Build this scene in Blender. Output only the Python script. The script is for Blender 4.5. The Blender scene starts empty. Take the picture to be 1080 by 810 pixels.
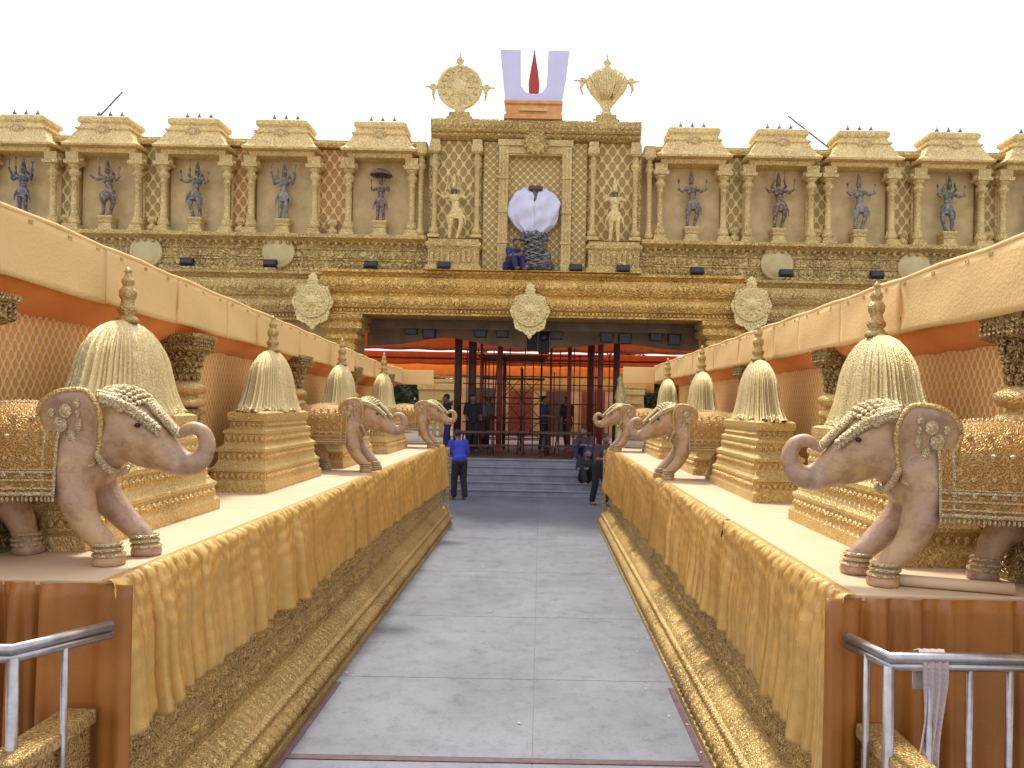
import bpy, bmesh, math, random
import numpy as np
from mathutils import Vector, Matrix
random.seed(7); np.random.seed(7)
PI=math.pi
sc=bpy.context.scene
COL=sc.collection
# ---------------------------------------------------------------- camera model
F=800.0; VPX,VPY=570.0,427.0; ROLL=0.019; CAM=(0.25,0.0,2.3)
def W(px,py,D):
    a=px-VPX; b=py-VPY
    v=(b-ROLL*a)/(1+ROLL*ROLL); u=(a+ROLL*b)/(1+ROLL*ROLL)
    return Vector((CAM[0]+u*D/F, D, CAM[2]-v*D/F))
# ---------------------------------------------------------------- materials
def nt_new(name):
    m=bpy.data.materials.new(name); m.use_nodes=True
    n=m.node_tree; b=n.nodes['Principled BSDF']
    return m,n,b
def N(nt,t,**k):
    n=nt.nodes.new(t)
    for a,v in k.items(): setattr(n,a,v)
    return n
def L(nt,a,b): nt.links.new(a,b)
def coords(nt,scale=(1,1,1)):
    tc=N(nt,'ShaderNodeTexCoord'); mp=N(nt,'ShaderNodeMapping')
    mp.inputs['Scale'].default_value=scale
    L(nt,tc.outputs['Object'],mp.inputs['Vector']); return mp.outputs[0]
def noise(nt,vec,scale,detail=4,rough=.55,dist=0):
    n=N(nt,'ShaderNodeTexNoise'); n.inputs['Scale'].default_value=scale
    n.inputs['Detail'].default_value=detail; n.inputs['Roughness'].default_value=rough
    n.inputs['Distortion'].default_value=dist
    L(nt,vec,n.inputs['Vector']); return n.outputs['Fac']
def ramp(nt,fac,stops):
    r=N(nt,'ShaderNodeValToRGB'); e=r.color_ramp.elements
    while len(e)<len(stops): e.new(.5)
    for i,(p,c) in enumerate(stops):
        e[i].position=p; e[i].color=(c[0],c[1],c[2],1)
    L(nt,fac,r.inputs[0]); return r.outputs[0]
def math_(nt,op,a,b=None,c=None):
    n=N(nt,'ShaderNodeMath',operation=op)
    for i,x in enumerate((a,b,c)):
        if x is None: continue
        if isinstance(x,(int,float)): n.inputs[i].default_value=x
        else: L(nt,x,n.inputs[i])
    return n.outputs[0]
def mixc(nt,f,a,b,mode='MIX'):
    n=N(nt,'ShaderNodeMix',data_type='RGBA',blend_type=mode)
    for s,x in ((0,f),(6,a),(7,b)):
        if isinstance(x,(int,float)): n.inputs[s].default_value=x
        elif isinstance(x,tuple): n.inputs[s].default_value=(x[0],x[1],x[2],1)
        else: L(nt,x,n.inputs[s])
    return n.outputs[2]
def bump(nt,b,h,strength,dist):
    n=N(nt,'ShaderNodeBump'); n.inputs['Strength'].default_value=strength
    n.inputs['Distance'].default_value=dist
    L(nt,h,n.inputs['Height']); L(nt,n.outputs[0],b.inputs['Normal'])
def plain(name,c,rough=.6,metal=0,var=.25,scale=6,bs=.3,bd=.01):
    m,nt,b=nt_new(name); v=coords(nt)
    n1=noise(nt,v,scale,5)
    lo=tuple(x*(1-var) for x in c); hi=tuple(min(1,x*(1+var)) for x in c)
    L(nt,ramp(nt,n1,[(.3,lo),(.7,hi)]),b.inputs['Base Color'])
    b.inputs['Roughness'].default_value=rough; b.inputs['Metallic'].default_value=metal
    if bs: bump(nt,b,noise(nt,v,scale*6,3),bs,bd)
    return m
def gold(name,c,dark,scale=14,rough=.38,metal=.55,bd=.02,aspect=(1,1,1),fine=True,mixk=.5):
    """gilded, repoussé-like surface: scroll ridges + beads, dark patina in the pattern"""
    m,nt,b=nt_new(name); v=coords(nt,aspect)
    # domain warp
    nz=N(nt,'ShaderNodeTexNoise'); nz.inputs['Scale'].default_value=scale*.35; nz.inputs['Detail'].default_value=2
    L(nt,v,nz.inputs['Vector'])
    vm=N(nt,'ShaderNodeVectorMath',operation='MULTIPLY_ADD'); vm.inputs[1].default_value=(.9/scale*3,)*3
    L(nt,nz.outputs['Color'],vm.inputs[0]); L(nt,v,vm.inputs[2])
    vo=N(nt,'ShaderNodeTexVoronoi',feature='SMOOTH_F1'); vo.inputs['Scale'].default_value=scale
    vo.inputs['Smoothness'].default_value=.4; L(nt,vm.outputs[0],vo.inputs['Vector'])
    rings=math_(nt,'SINE',math_(nt,'MULTIPLY',vo.outputs['Distance'],17.0))
    vo2=N(nt,'ShaderNodeTexVoronoi',feature='F1'); vo2.inputs['Scale'].default_value=scale*2.7
    L(nt,v,vo2.inputs['Vector'])
    h=math_(nt,'ADD',math_(nt,'MULTIPLY',rings,.5),math_(nt,'MULTIPLY',vo2.outputs['Distance'],-.9))
    hh=math_(nt,'MULTIPLY_ADD',h,.4,.6)
    big=noise(nt,coords(nt),1.3,5,.6)
    pat=math_(nt,'ADD',hh,math_(nt,'MULTIPLY_ADD',big,.7,-.35))
    col=ramp(nt,pat,[(.1,dark),(mixk,c),(.95,tuple(min(1,x*1.22) for x in c))])
    L(nt,col,b.inputs['Base Color'])
    b.inputs['Metallic'].default_value=metal
    L(nt,math_(nt,'MULTIPLY_ADD',big,.25,rough-.1),b.inputs['Roughness'])
    bump(nt,b,h,.8,bd)
    return m
def satin(name,c,rough=.35,weave=90,tl=0,var=.2,vs=3,sheen=.25):
    m,nt,b=nt_new(name); v=coords(nt)
    n1=noise(nt,v,vs,4)
    lo=tuple(x*(1-var) for x in c); hi=tuple(min(1,x*(1+var)) for x in c)
    L(nt,ramp(nt,n1,[(.3,lo),(.7,hi)]),b.inputs['Base Color'])
    b.inputs['Roughness'].default_value=rough
    b.inputs['Sheen Weight'].default_value=0 if weave==60 else sheen
    vo=N(nt,'ShaderNodeTexVoronoi'); vo.inputs['Scale'].default_value=weave; L(nt,v,vo.inputs['Vector'])
    bump(nt,b,math_(nt,'ADD',vo.outputs['Distance'],math_(nt,'MULTIPLY',noise(nt,v,9,3),2)),.25 if weave>=120 else (.3 if weave==60 else .5),.003 if weave>=120 else .006)
    if tl:
        tr=N(nt,'ShaderNodeBsdfTranslucent'); tr.inputs['Color'].default_value=(c[0],c[1],c[2],1)
        mx=N(nt,'ShaderNodeMixShader'); mx.inputs[0].default_value=tl
        out=nt.nodes['Material Output']
        L(nt,b.outputs[0],mx.inputs[1]); L(nt,tr.outputs[0],mx.inputs[2]); L(nt,mx.outputs[0],out.inputs['Surface'])
    return m
def lattice(name,base,line,sx,sz,axes=('Y','Z'),thr=.55,metal=0,bd=.01,rough=.55,invert=False):
    """ogee lattice textile / jali panel"""
    m,nt,b=nt_new(name); tc=N(nt,'ShaderNodeTexCoord'); sp=N(nt,'ShaderNodeSeparateXYZ')
    L(nt,tc.outputs['Object'],sp.inputs[0])
    a=math_(nt,'COSINE',math_(nt,'MULTIPLY',sp.outputs[axes[0]],2*PI/sx))
    c=math_(nt,'COSINE',math_(nt,'MULTIPLY',sp.outputs[axes[1]],2*PI/sz))
    s=math_(nt,'ABSOLUTE',math_(nt,'ADD',a,c))
    fac=N(nt,'ShaderNodeMapRange'); fac.inputs['From Min'].default_value=thr-.25; fac.inputs['From Max'].default_value=thr+.35
    L(nt,s,fac.inputs['Value'])
    v=coords(nt); nz=noise(nt,v,2.2,4)
    bb=mixc(nt,nz,tuple(x*.8 for x in base),tuple(min(1,x*1.2) for x in base))
    L(nt,mixc(nt,fac.outputs[0],line,bb),b.inputs['Base Color'])
    b.inputs['Metallic'].default_value=metal; b.inputs['Roughness'].default_value=rough
    h=fac.outputs[0] if invert else math_(nt,'SUBTRACT',1.0,fac.outputs[0])
    bump(nt,b,math_(nt,'ADD',h,math_(nt,'MULTIPLY',noise(nt,v,60,2),.4)),.7,bd)
    return m
M={}
M['gold_plinth']=gold('gilded_plinth_relief',(.60,.40,.135),(.13,.08,.025),scale=40,bd=.003,mixk=.44,metal=.5,rough=.36)
M['gold_rope']=gold('gilded_rope_moulding',(.70,.48,.18),(.34,.22,.07),scale=40,bd=.003)
M['gold_wall']=gold('aged_gilded_wall',(.70,.51,.19),(.27,.18,.06),scale=6.5,bd=.045,mixk=.5,metal=.2)
M['gold_fine']=gold('aged_gilded_moulding',(.74,.52,.18),(.30,.19,.055),scale=12,bd=.024,mixk=.48,metal=.2)
M['gold_bright']=gold('bright_gilded_cornice',(.80,.50,.13),(.36,.20,.04),scale=9,bd=.028,mixk=.45,metal=.25)
M['gold_roof']=gold('matte_gold_roof_paint',(.76,.56,.22),(.46,.32,.11),scale=9,bd=.010,mixk=.42,metal=.12,rough=.5)
M['gold_column']=gold('gold_column_paint',(.74,.55,.22),(.32,.22,.08),scale=16,bd=.010,mixk=.42,metal=.15)
M['gold_ped']=gold('gilded_pedestal',(.70,.50,.19),(.38,.25,.08),scale=34,bd=.004,mixk=.42,metal=.35)
M['gold_pillar']=gold('carved_gold_pillar',(0.500,0.350,0.140),(0.150,0.090,0.030),scale=26,bd=.012,mixk=.45)
M['strand']=gold('pale_gold_bead_strands',(.82,.66,.32),(.46,.32,.11),scale=50,bd=.003,mixk=.36,metal=.35,rough=.4)
M['niche_back']=plain('weathered_niche_plaster',(.58,.43,.19),.7,0,.2,3,.5,.02)
M['emblem']=gold('pale_gold_emblem',(.78,.62,.26),(.52,.39,.14),scale=10,bd=.012,mixk=.4,metal=.15)
M['eleph']=plain('dusty_pink_elephant_paint',(0.360,0.215,0.165),.42,0,.22,5,.35,.006)
def eskin():
    m,nt,b=nt_new('dusty_elephant_paint'); v=coords(nt)
    n1=noise(nt,v,2.2,4,.55,.6); n2=noise(nt,v,14,5,.65); n3=noise(nt,v,70,3)
    c=ramp(nt,n1,[(.33,(.54,.335,.145)),(.5,(.46,.285,.17)),(.68,(.56,.38,.27))])
    c=mixc(nt,.55,c,ramp(nt,n2,[(.34,(.38,.33,.28)),(.55,(1,1,1))]),'MULTIPLY')
    L(nt,c,b.inputs['Base Color']); L(nt,math_(nt,'MULTIPLY_ADD',n2,.4,.22),b.inputs['Roughness'])
    bump(nt,b,math_(nt,'ADD',math_(nt,'MULTIPLY',n2,1.5),n3),.45,.006); return m
M['eleph']=eskin()
M['boss']=plain('plain_dull_gold_boss',(.56,.45,.20),.5,.2,.12,3,.2,.01)
M['blanket']=gold('gilded_orange_saddle_cloth',(.50,.28,.07),(.26,.13,.03),scale=42,bd=.005,mixk=.4,metal=.3)
M['orn']=gold('gilded_elephant_ornament',(.82,.65,.36),(.34,.22,.09),scale=55,bd=.008,mixk=.4,metal=.35)
M['eye']=plain('dark_glass_eye',(.01,.008,.006),.1,0,0,4,0)
M['drape']=satin('gold_brocade_drape',(.72,.44,.13),.30,160,0,.10,14,.02)
M['drape'].node_tree.nodes['Principled BSDF'].inputs['Metallic'].default_value=.45
M['orange_satin']=satin('orange_satin_skirt',(.36,.13,.018),.42,120,0,.25,2.5,.02)
M['fascia']=satin('peach_canopy_cloth',(.88,.60,.245),.75,60,.15,.06,1.2)
M['soffit']=satin('orange_canopy_cloth',(.90,.53,.17),.55,80,.5)
M['tap']=lattice('orange_lattice_tapestry',(.78,.37,.085),(.90,.66,.30),.062,.105,thr=.62,bd=.006)
M['jali']=lattice('gilded_lattice_panel',(.36,.25,.085),(.78,.59,.22),.27,.40,('X','Z'),thr=.5,metal=.2,bd=.04,rough=.4)
M['jali_or']=lattice('orange_gilded_lattice_panel',(.44,.22,.07),(.78,.54,.19),.27,.40,('X','Z'),thr=.5,metal=.2,bd=.04,rough=.4)
M['jali_fine']=lattice('fine_gilded_lattice_panel',(.38,.265,.09),(.78,.59,.23),.20,.20,('X','Z'),thr=.5,metal=.2,bd=.025,rough=.4)
M['mat']=plain('beige_platform_carpet',(.62,.445,.27),.8,0,.10,1.6,.25,.004)
M['steel']=plain('scuffed_stainless_steel',(.42,.39,.37),.3,.9,.2,20,.15,.002)
M['white']=plain('white_painted_board',(0.600,0.585,0.760),.5,0,.04,3,0)
M['red']=plain('red_painted_flame',(.42,.03,.02),.45,0,.1,6,0)
M['copper']=plain('copper_gold_paint',(.62,.30,.10),.45,.4,.2,5,.3,.01)
M['cloth_white']=satin('white_wrapping_cloth',(.62,.62,.72),.95,40,0,.06,6,0)
M['rag']=satin('grey_pink_towel',(.50,.40,.37),.8,70)
M['black']=plain('black_plastic',(.012,.012,.013),.65,0,.2,8,0)
M['glass_dark']=plain('floodlight_glass',(.015,.016,.018),.35,0,0,3,0)
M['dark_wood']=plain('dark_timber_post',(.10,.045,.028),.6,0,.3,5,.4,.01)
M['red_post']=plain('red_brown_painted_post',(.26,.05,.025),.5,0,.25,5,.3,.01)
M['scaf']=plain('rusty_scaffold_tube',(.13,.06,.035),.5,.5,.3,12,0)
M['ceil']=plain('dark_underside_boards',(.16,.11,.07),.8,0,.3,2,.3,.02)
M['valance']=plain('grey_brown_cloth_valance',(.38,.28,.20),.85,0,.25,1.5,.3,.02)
M['or_band']=satin('red_orange_tent_cloth',(.72,.19,.03),.6,30,.4,.25)
M['or_band2']=satin('apricot_tent_cloth',(.90,.42,.11),.5,30,.5)
M['yel_panel']=satin('yellow_tent_cloth',(0.750,0.450,0.120),.5,30,.4)
M['skin']=plain('brown_skin',(.22,.11,.07),.5,0,.1,9,0)
M['hair']=plain('black_hair',(.012,.01,.01),.5,0,.2,30,0)
M['blue']=satin('blue_shirt_cotton',(.035,.05,.42),.8,60)
M['navy']=satin('navy_cotton',(.03,.03,.10),.8,60)
M['black_cl']=satin('black_cotton',(.014,.013,.016),.8,60)
M['maroon_cl']=satin('dull_maroon_cotton',(.06,.035,.04),.8,60)
M['grey_cl']=satin('grey_cotton',(.15,.145,.15),.8,60)
M['leaf']=plain('leaf_green',(0.045,0.085,0.030),.55,0,.45,3,0)
M['bark']=plain('bark_brown',(.10,.07,.045),.9,0,.3,8,.5,.02)
M['maroon']=plain('maroon_painted_border',(.10,.04,.045),.6,0,.35,9,.2,.003)
def stone(name,c,metal=.1):
    m,nt,b=nt_new(name); v=coords(nt); n1=noise(nt,v,9,4,.6); n2=noise(nt,v,16,3,.6)
    lo=tuple(x*.5 for x in c); hi=tuple(min(1,x*1.5) for x in c)
    cc=ramp(nt,n1,[(.35,lo),(.65,hi)])
    cc=mixc(nt,ramp(nt,n2,[(.54,(0,0,0)),(.60,(.75,.75,.75))]),cc,(.40,.30,.16))
    L(nt,cc,b.inputs['Base Color']); b.inputs['Roughness'].default_value=.5; b.inputs['Metallic'].default_value=metal
    bump(nt,b,n2,.6,.02); return m
M['st_blue']=stone('blue_violet_statue_paint',(.085,.08,.14))
M['st_grey']=stone('grey_green_statue_paint',(0.120,0.130,0.110))
M['st_silver']=stone('silver_statue_paint',(0.200,0.190,0.185),.3)
M['st_mauve']=stone('mauve_statue_paint',(.16,.115,.11))
M['st_purple']=stone('purple_statue_paint',(.14,.07,.105))
M['st_brown']=stone('brown_statue_paint',(0.140,0.080,0.060))
M['st_gold']=gold('gilded_guardian',(.84,.66,.28),(.46,.32,.10),scale=18,bd=.01,mixk=.4,metal=.3)
M['st_dark']=stone('blackened_metal_statue',(.075,.08,.095),.4)
# concrete walkway
def concrete():
    m,nt,b=nt_new('grey_blue_concrete'); v=coords(nt)
    n1=noise(nt,v,.9,7,.62,.4); n2=noise(nt,v,5,6,.7); n3=noise(nt,v,60,3)
    c=ramp(nt,n1,[(.25,(.135,.138,.155)),(.45,(.165,.17,.193)),(.62,(.195,.20,.228))])
    st=ramp(nt,n2,[(.3,(.72,.71,.72)),(.5,(1,1,1))])
    c=mixc(nt,.8,c,st,'MULTIPLY')
    n4=noise(nt,v,17,6,.75,1.5); c=mixc(nt,.7,c,ramp(nt,n4,[(.36,(.62,.60,.58)),(.46,(1,1,1)),(.66,(1,1,1)),(.74,(1.15,1.15,1.15))]),'MULTIPLY')
    n5=noise(nt,v,140,2); c=mixc(nt,.6,c,ramp(nt,n5,[(.3,(.75,.75,.75)),(.5,(1,1,1)),(.72,(1.15,1.15,1.15))]),'MULTIPLY')
    L(nt,c,b.inputs['Base Color'])
    L(nt,math_(nt,'MULTIPLY_ADD',n2,.35,.32),b.inputs['Roughness'])
    bump(nt,b,math_(nt,'ADD',n2,math_(nt,'MULTIPLY',n3,.4)),.35,.006)
    return m
M['concrete']=concrete()
M['ground']=plain('dusty_ground',(.24,.20,.16),.9,0,.25,.6,.4,.02)
M['stone_step']=plain('grey_stone_steps',(.235,.235,.27),.55,0,.2,3,.3,.006)
# ---------------------------------------------------------------- mesh builder
class MB:
    def __init__(s): s.v=[]; s.f=[]; s.sm=[]; s.mi=[]; s.cur=0
    def add(s,vs,fs,smooth=False):
        o=len(s.v); s.v+= [tuple(p) for p in vs]
        s.f+=[tuple(i+o for i in f) for f in fs]; s.sm+=[smooth]*len(fs); return s
    def box(s,c,d,rz=0,rx=0):
        hx,hy,hz=d[0]/2,d[1]/2,d[2]/2
        R=Matrix.Rotation(rz,3,'Z')@Matrix.Rotation(rx,3,'X')
        vs=[Vector(c)+R@Vector((x,y,z)) for x in(-hx,hx) for y in(-hy,hy) for z in(-hz,hz)]
        return s.add(vs,[(0,1,3,2),(4,6,7,5),(0,4,5,1),(2,3,7,6),(0,2,6,4),(1,5,7,3)])
    def bx(s,x0,x1,y0,y1,z0,z1):
        return s.box(((x0+x1)/2,(y0+y1)/2,(z0+z1)/2),(x1-x0,y1-y0,z1-z0))
    def lathe(s,prof,c=(0,0,0),n=20,sx=1,sy=1,flute=0,fn=12,smooth=True,ph=0):
        vs=[];fs=[]
        for r,z in prof:
            for k in range(n):
                a=2*PI*k/n+ph; rr=r*(1+flute*math.cos(fn*a))
                vs.append((c[0]+rr*math.cos(a)*sx,c[1]+rr*math.sin(a)*sy,c[2]+z))
        m=len(prof)
        for i in range(m-1):
            for k in range(n):
                fs.append((i*n+k,i*n+(k+1)%n,(i+1)*n+(k+1)%n,(i+1)*n+k))
        s.add(vs,fs,smooth)
        o=len(s.v)-len(vs)
        s.f.append(tuple(o+k for k in reversed(range(n)))); s.sm.append(False)
        s.f.append(tuple(o+(m-1)*n+k for k in range(n))); s.sm.append(False)
        return s
    def stack(s,prof,c=(0,0,0)):
        """prof: (hx,hy,z)"""
        vs=[];fs=[]
        for hx,hy,z in prof:
            for x,y in((-1,-1),(1,-1),(1,1),(-1,1)): vs.append((c[0]+x*hx,c[1]+y*hy,c[2]+z))
        m=len(prof)
        for i in range(m-1):
            for k in range(4): fs.append((i*4+k,i*4+(k+1)%4,(i+1)*4+(k+1)%4,(i+1)*4+k))
        fs.append((3,2,1,0)); fs.append(tuple((m-1)*4+k for k in range(4)))
        return s.add(vs,fs)
    def tube(s,pts,rad,n=8,smooth=True):
        pts=[Vector(p) for p in pts]
        if not hasattr(rad,'__len__'): rad=[rad]*len(pts)
        vs=[];fs=[]; up=Vector((0,0,1))
        for i,p in enumerate(pts):
            t=(pts[min(i+1,len(pts)-1)]-pts[max(i-1,0)]).normalized()
            ref=up if abs(t.dot(up))<.95 else Vector((1,0,0))
            a=t.cross(ref).normalized(); b=t.cross(a)
            for k in range(n):
                w=2*PI*k/n; vs.append(p+(a*math.cos(w)+b*math.sin(w))*rad[i])
        for i in range(len(pts)-1):
            for k in range(n): fs.append((i*n+k,i*n+(k+1)%n,(i+1)*n+(k+1)%n,(i+1)*n+k))
        s.add(vs,fs,smooth); o=len(s.v)-len(vs)
        s.f.append(tuple(o+k for k in reversed(range(n)))); s.sm.append(False)
        s.f.append(tuple(o+(len(pts)-1)*n+k for k in range(n))); s.sm.append(False)
        return s
    def ell(s,c,r,n=12,m=8,R=None):
        vs=[];fs=[]
        for i in range(m+1):
            t=PI*i/m
            for k in range(n):
                a=2*PI*k/n
                p=Vector((r[0]*math.sin(t)*math.cos(a),r[1]*math.sin(t)*math.sin(a),r[2]*math.cos(t)))
                if R: p=R@p
                vs.append(Vector(c)+p)
        for i in range(m):
            for k in range(n): fs.append((i*n+k,(i+1)*n+k,(i+1)*n+(k+1)%n,i*n+(k+1)%n))
        return s.add(vs,fs,True)
    def prism(s,poly,y0,y1,axis='Y'):
        """polygon in XZ (axis Y) extruded y0..y1; or in YZ (axis X)"""
        n=len(poly)
        if axis=='Y': vs=[(x,y0,z) for x,z in poly]+[(x,y1,z) for x,z in poly]
        else: vs=[(y0,a,z) for a,z in poly]+[(y1,a,z) for a,z in poly]
        fs=[tuple(range(n)),tuple(reversed(range(n,2*n)))]
        for k in range(n): fs.append((k,k+n,(k+1)%n+n,(k+1)%n))
        return s.add(vs,fs)
    def extrude_profile(s,prof,x0,x1,n=1,smooth=False):
        """open profile [(y,z)] run along X"""
        vs=[];fs=[];m=len(prof)
        for i in range(n+1):
            x=x0+(x1-x0)*i/n
            vs+=[(x,y,z) for y,z in prof]
        for i in range(n):
            for k in range(m-1): fs.append((i*m+k,i*m+k+1,(i+1)*m+k+1,(i+1)*m+k))
        fs.append(tuple(range(m))); fs.append(tuple(n*m+k for k in reversed(range(m))))
        return s.add(vs,fs,smooth)
    def grid(s,P,smooth=True):
        a,b=P.shape[:2]; vs=P.reshape(-1,3).tolist()
        fs=[(i*b+j,i*b+j+1,(i+1)*b+j+1,(i+1)*b+j) for i in range(a-1) for j in range(b-1)]
        return s.add(vs,fs,smooth)
    def use(s,i):
        s.mi+=[s.cur]*(len(s.f)-len(s.mi)); s.cur=i; return s
    def mesh(s,name):
        me=bpy.data.meshes.new(name); me.from_pydata(s.v,[],s.f)
        me.polygons.foreach_set('use_smooth',s.sm)
        s.mi+=[s.cur]*(len(s.f)-len(s.mi)); me.polygons.foreach_set('material_index',s.mi)
        bm=bmesh.new(); bm.from_mesh(me); bmesh.ops.recalc_face_normals(bm,faces=bm.faces); bm.to_mesh(me); bm.free()
        return me
    def build(s,name,mat,parent=None,bevel=0):
        o=bpy.data.objects.new(name,s.mesh(name)); COL.objects.link(o)
        for q in (mat if isinstance(mat,(list,tuple)) else [mat]): o.data.materials.append(M[q] if isinstance(q,str) else q)
        if parent: o.parent=parent
        if bevel:
            md=o.modifiers.new('bevel','BEVEL'); md.width=bevel; md.segments=2; md.limit_method='ANGLE'
        return o
def obj(name,me,mat,parent=None):
    o=bpy.data.objects.new(name,me); COL.objects.link(o)
    if mat: me.materials.clear(); me.materials.append(M[mat])
    if parent: o.parent=parent
    return o
def tag(o,label=None,cat=None,group=None,kind=None):
    if label: o['label']=label
    if cat: o['category']=cat
    if group: o['group']=group
    if kind: o['kind']=kind
    return o
def thing(name,label,cat,loc=(0,0,0),rz=0,group=None):
    o=bpy.data.objects.new(name,None); COL.objects.link(o); o.location=loc; o.rotation_euler=(0,0,rz)
    o.empty_display_size=.1
    return tag(o,label,cat,group)
def dup(root,label,loc=None,rz=None,scale=None):
    kids={}
    for c in ALLKIDS(root): kids.setdefault(c.parent,[]).append(c)
    def cp(o,par):
        c=o.copy(); COL.objects.link(c)
        if par: c.parent=par
        for k in kids.get(o,[]): cp(k,c)
        return c
    r=cp(root,None); r['label']=label
    if loc is not None: r.location=loc
    if rz is not None: r.rotation_euler=(0,0,rz)
    if scale is not None: r.scale=scale
    return r
def ALLKIDS(root):
    out=[]
    for c in root.children: out.append(c); out+=ALLKIDS(c)
    return out
def blob(mb,voxel,smooth=2,name='body'):
    """fuse overlapping solids into one continuous skin"""
    o=mb.build('tmp_'+name,'white')
    md=o.modifiers.new('r','REMESH'); md.mode='VOXEL'; md.voxel_size=voxel; md.use_smooth_shade=True
    if smooth:
        m2=o.modifiers.new('s','SMOOTH'); m2.factor=.5; m2.iterations=smooth
    dg=bpy.context.evaluated_depsgraph_get(); dg.update()
    me=bpy.data.meshes.new_from_object(o.evaluated_get(dg)); me.name=name
    bpy.data.objects.remove(o)
    me.materials.clear()
    for p in me.polygons: p.use_smooth=True
    return me
#==SECTIONS==
M['finial']=gold('brown_gold_finial',(.58,.40,.15),(.26,.165,.05),scale=40,bd=.003)
# ================================================================ ground, walkway, steps
g=MB().bx(-400,400,-60,700,-.5,-.02).build('ground','ground'); tag(g,kind='structure')
w=MB()
# poured slabs with thin joints
ys=[1.0,4.93,6.35,8.2,10.4,13.0,15.6,18.82]
for i in range(len(ys)-1):
    for x0,x1 in((-4.5,.24),(.24,4.5)):
        w.bx(x0+.003,x1-.003,ys[i]+.004,ys[i+1]-.004,-.06,0)
wk=w.build('walkway','concrete'); tag(wk,kind='structure')
j=MB().bx(-4.5,4.5,-1,18.8,-.05,-.004).build('walkway_joint_bed','maroon'); j.data.materials[0]=plain('dark_joint_grit',(.165,.165,.18),.9,0,.2,9); tag(j,kind='structure')
w=MB().bx(-4.5,4.5,-3,.994,-.06,0).build('walkway','concrete'); tag(w,kind='structure')
p=MB(); p.bx(-1.36,1.36,4.86,4.91,.002,.006); p.bx(-1.378,-1.335,-1,6.2,.003,.007); p.bx(1.335,1.378,-1,6.2,.003,.007)
p=p.build('painted_border','maroon'); tag(p,kind='structure')
st=MB()
for k in range(5):
    st.bx(-4.4,4.4,18.82+.3*k,20.4,.17*k,.17*(k+1)-.03); st.bx(-4.43,4.43,18.79+.3*k,20.4,.17*(k+1)-.03+.001,.17*(k+1))
st=st.build('entrance_steps','stone_step',bevel=.008); tag(st,'grey blue stone steps up to the gateway platform','steps',kind='structure')
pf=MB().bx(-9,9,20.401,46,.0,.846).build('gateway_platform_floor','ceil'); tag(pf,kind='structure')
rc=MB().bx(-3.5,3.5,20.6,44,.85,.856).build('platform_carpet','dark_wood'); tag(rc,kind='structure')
# ================================================================ raised plinths
Y0,Y1=3.32,14.45
LZ=1.5
def scroll(y,z):
    # repeating moulded motifs: eight-petalled rosettes between pairs of curled leaves
    cw=.30; k=np.floor(y/cw); u=(y/cw-k-.5)*cw; out=np.zeros_like(y)
    def ros(u,w,R,n):
        r=np.sqrt(u*u+w*w)+1e-6; th=np.arctan2(w,u)
        pet=R*(.78+.22*np.cos(n*th)); rr=r/pet
        return np.where(rr<1,(1-rr**4)*(.55+.45*np.cos(n*th)*np.clip(r/R,0,1)),0)+.9*np.exp(-(r/(R*.22))**2)
    def leaf(u,w,cx,cz,ang,L_,Wd):
        c,s_=math.cos(ang),math.sin(ang); a=(u-cx)*c+(w-cz)*s_; b=-(u-cx)*s_+(w-cz)*c
        b=b-.9*a*a/L_
        e=(a/L_)**2+(b/(Wd*(1-.35*a/L_)))**2
        return np.clip(1-e,0,1)**.5*(1-.45*np.exp(-(b/(Wd*.14))**2))*(.85+.15*np.cos(a/L_*14))
    for row,zc in enumerate((.47,.68,.89)):
        w=z-zc; uu=u if row%2==0 else ((y/cw+.5)%1-.5)*cw
        out=np.maximum(out,ros(uu,w,.062,8))
        for sg in(-1,1):
            um=sg*uu
            out=np.maximum(out,leaf(um,w,.105,.030,.75,.055,.024))
            out=np.maximum(out,leaf(um,w,.105,-.030,-.75,.055,.024))
            out=np.maximum(out,.9*leaf(um,w,.135,.0,1.57,.05,.016))
            out=np.maximum(out,.8*leaf(um,w,.03,.088,.2,.045,.014))
    return out
def lcg(n): 
    return np.random.rand(n)
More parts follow.
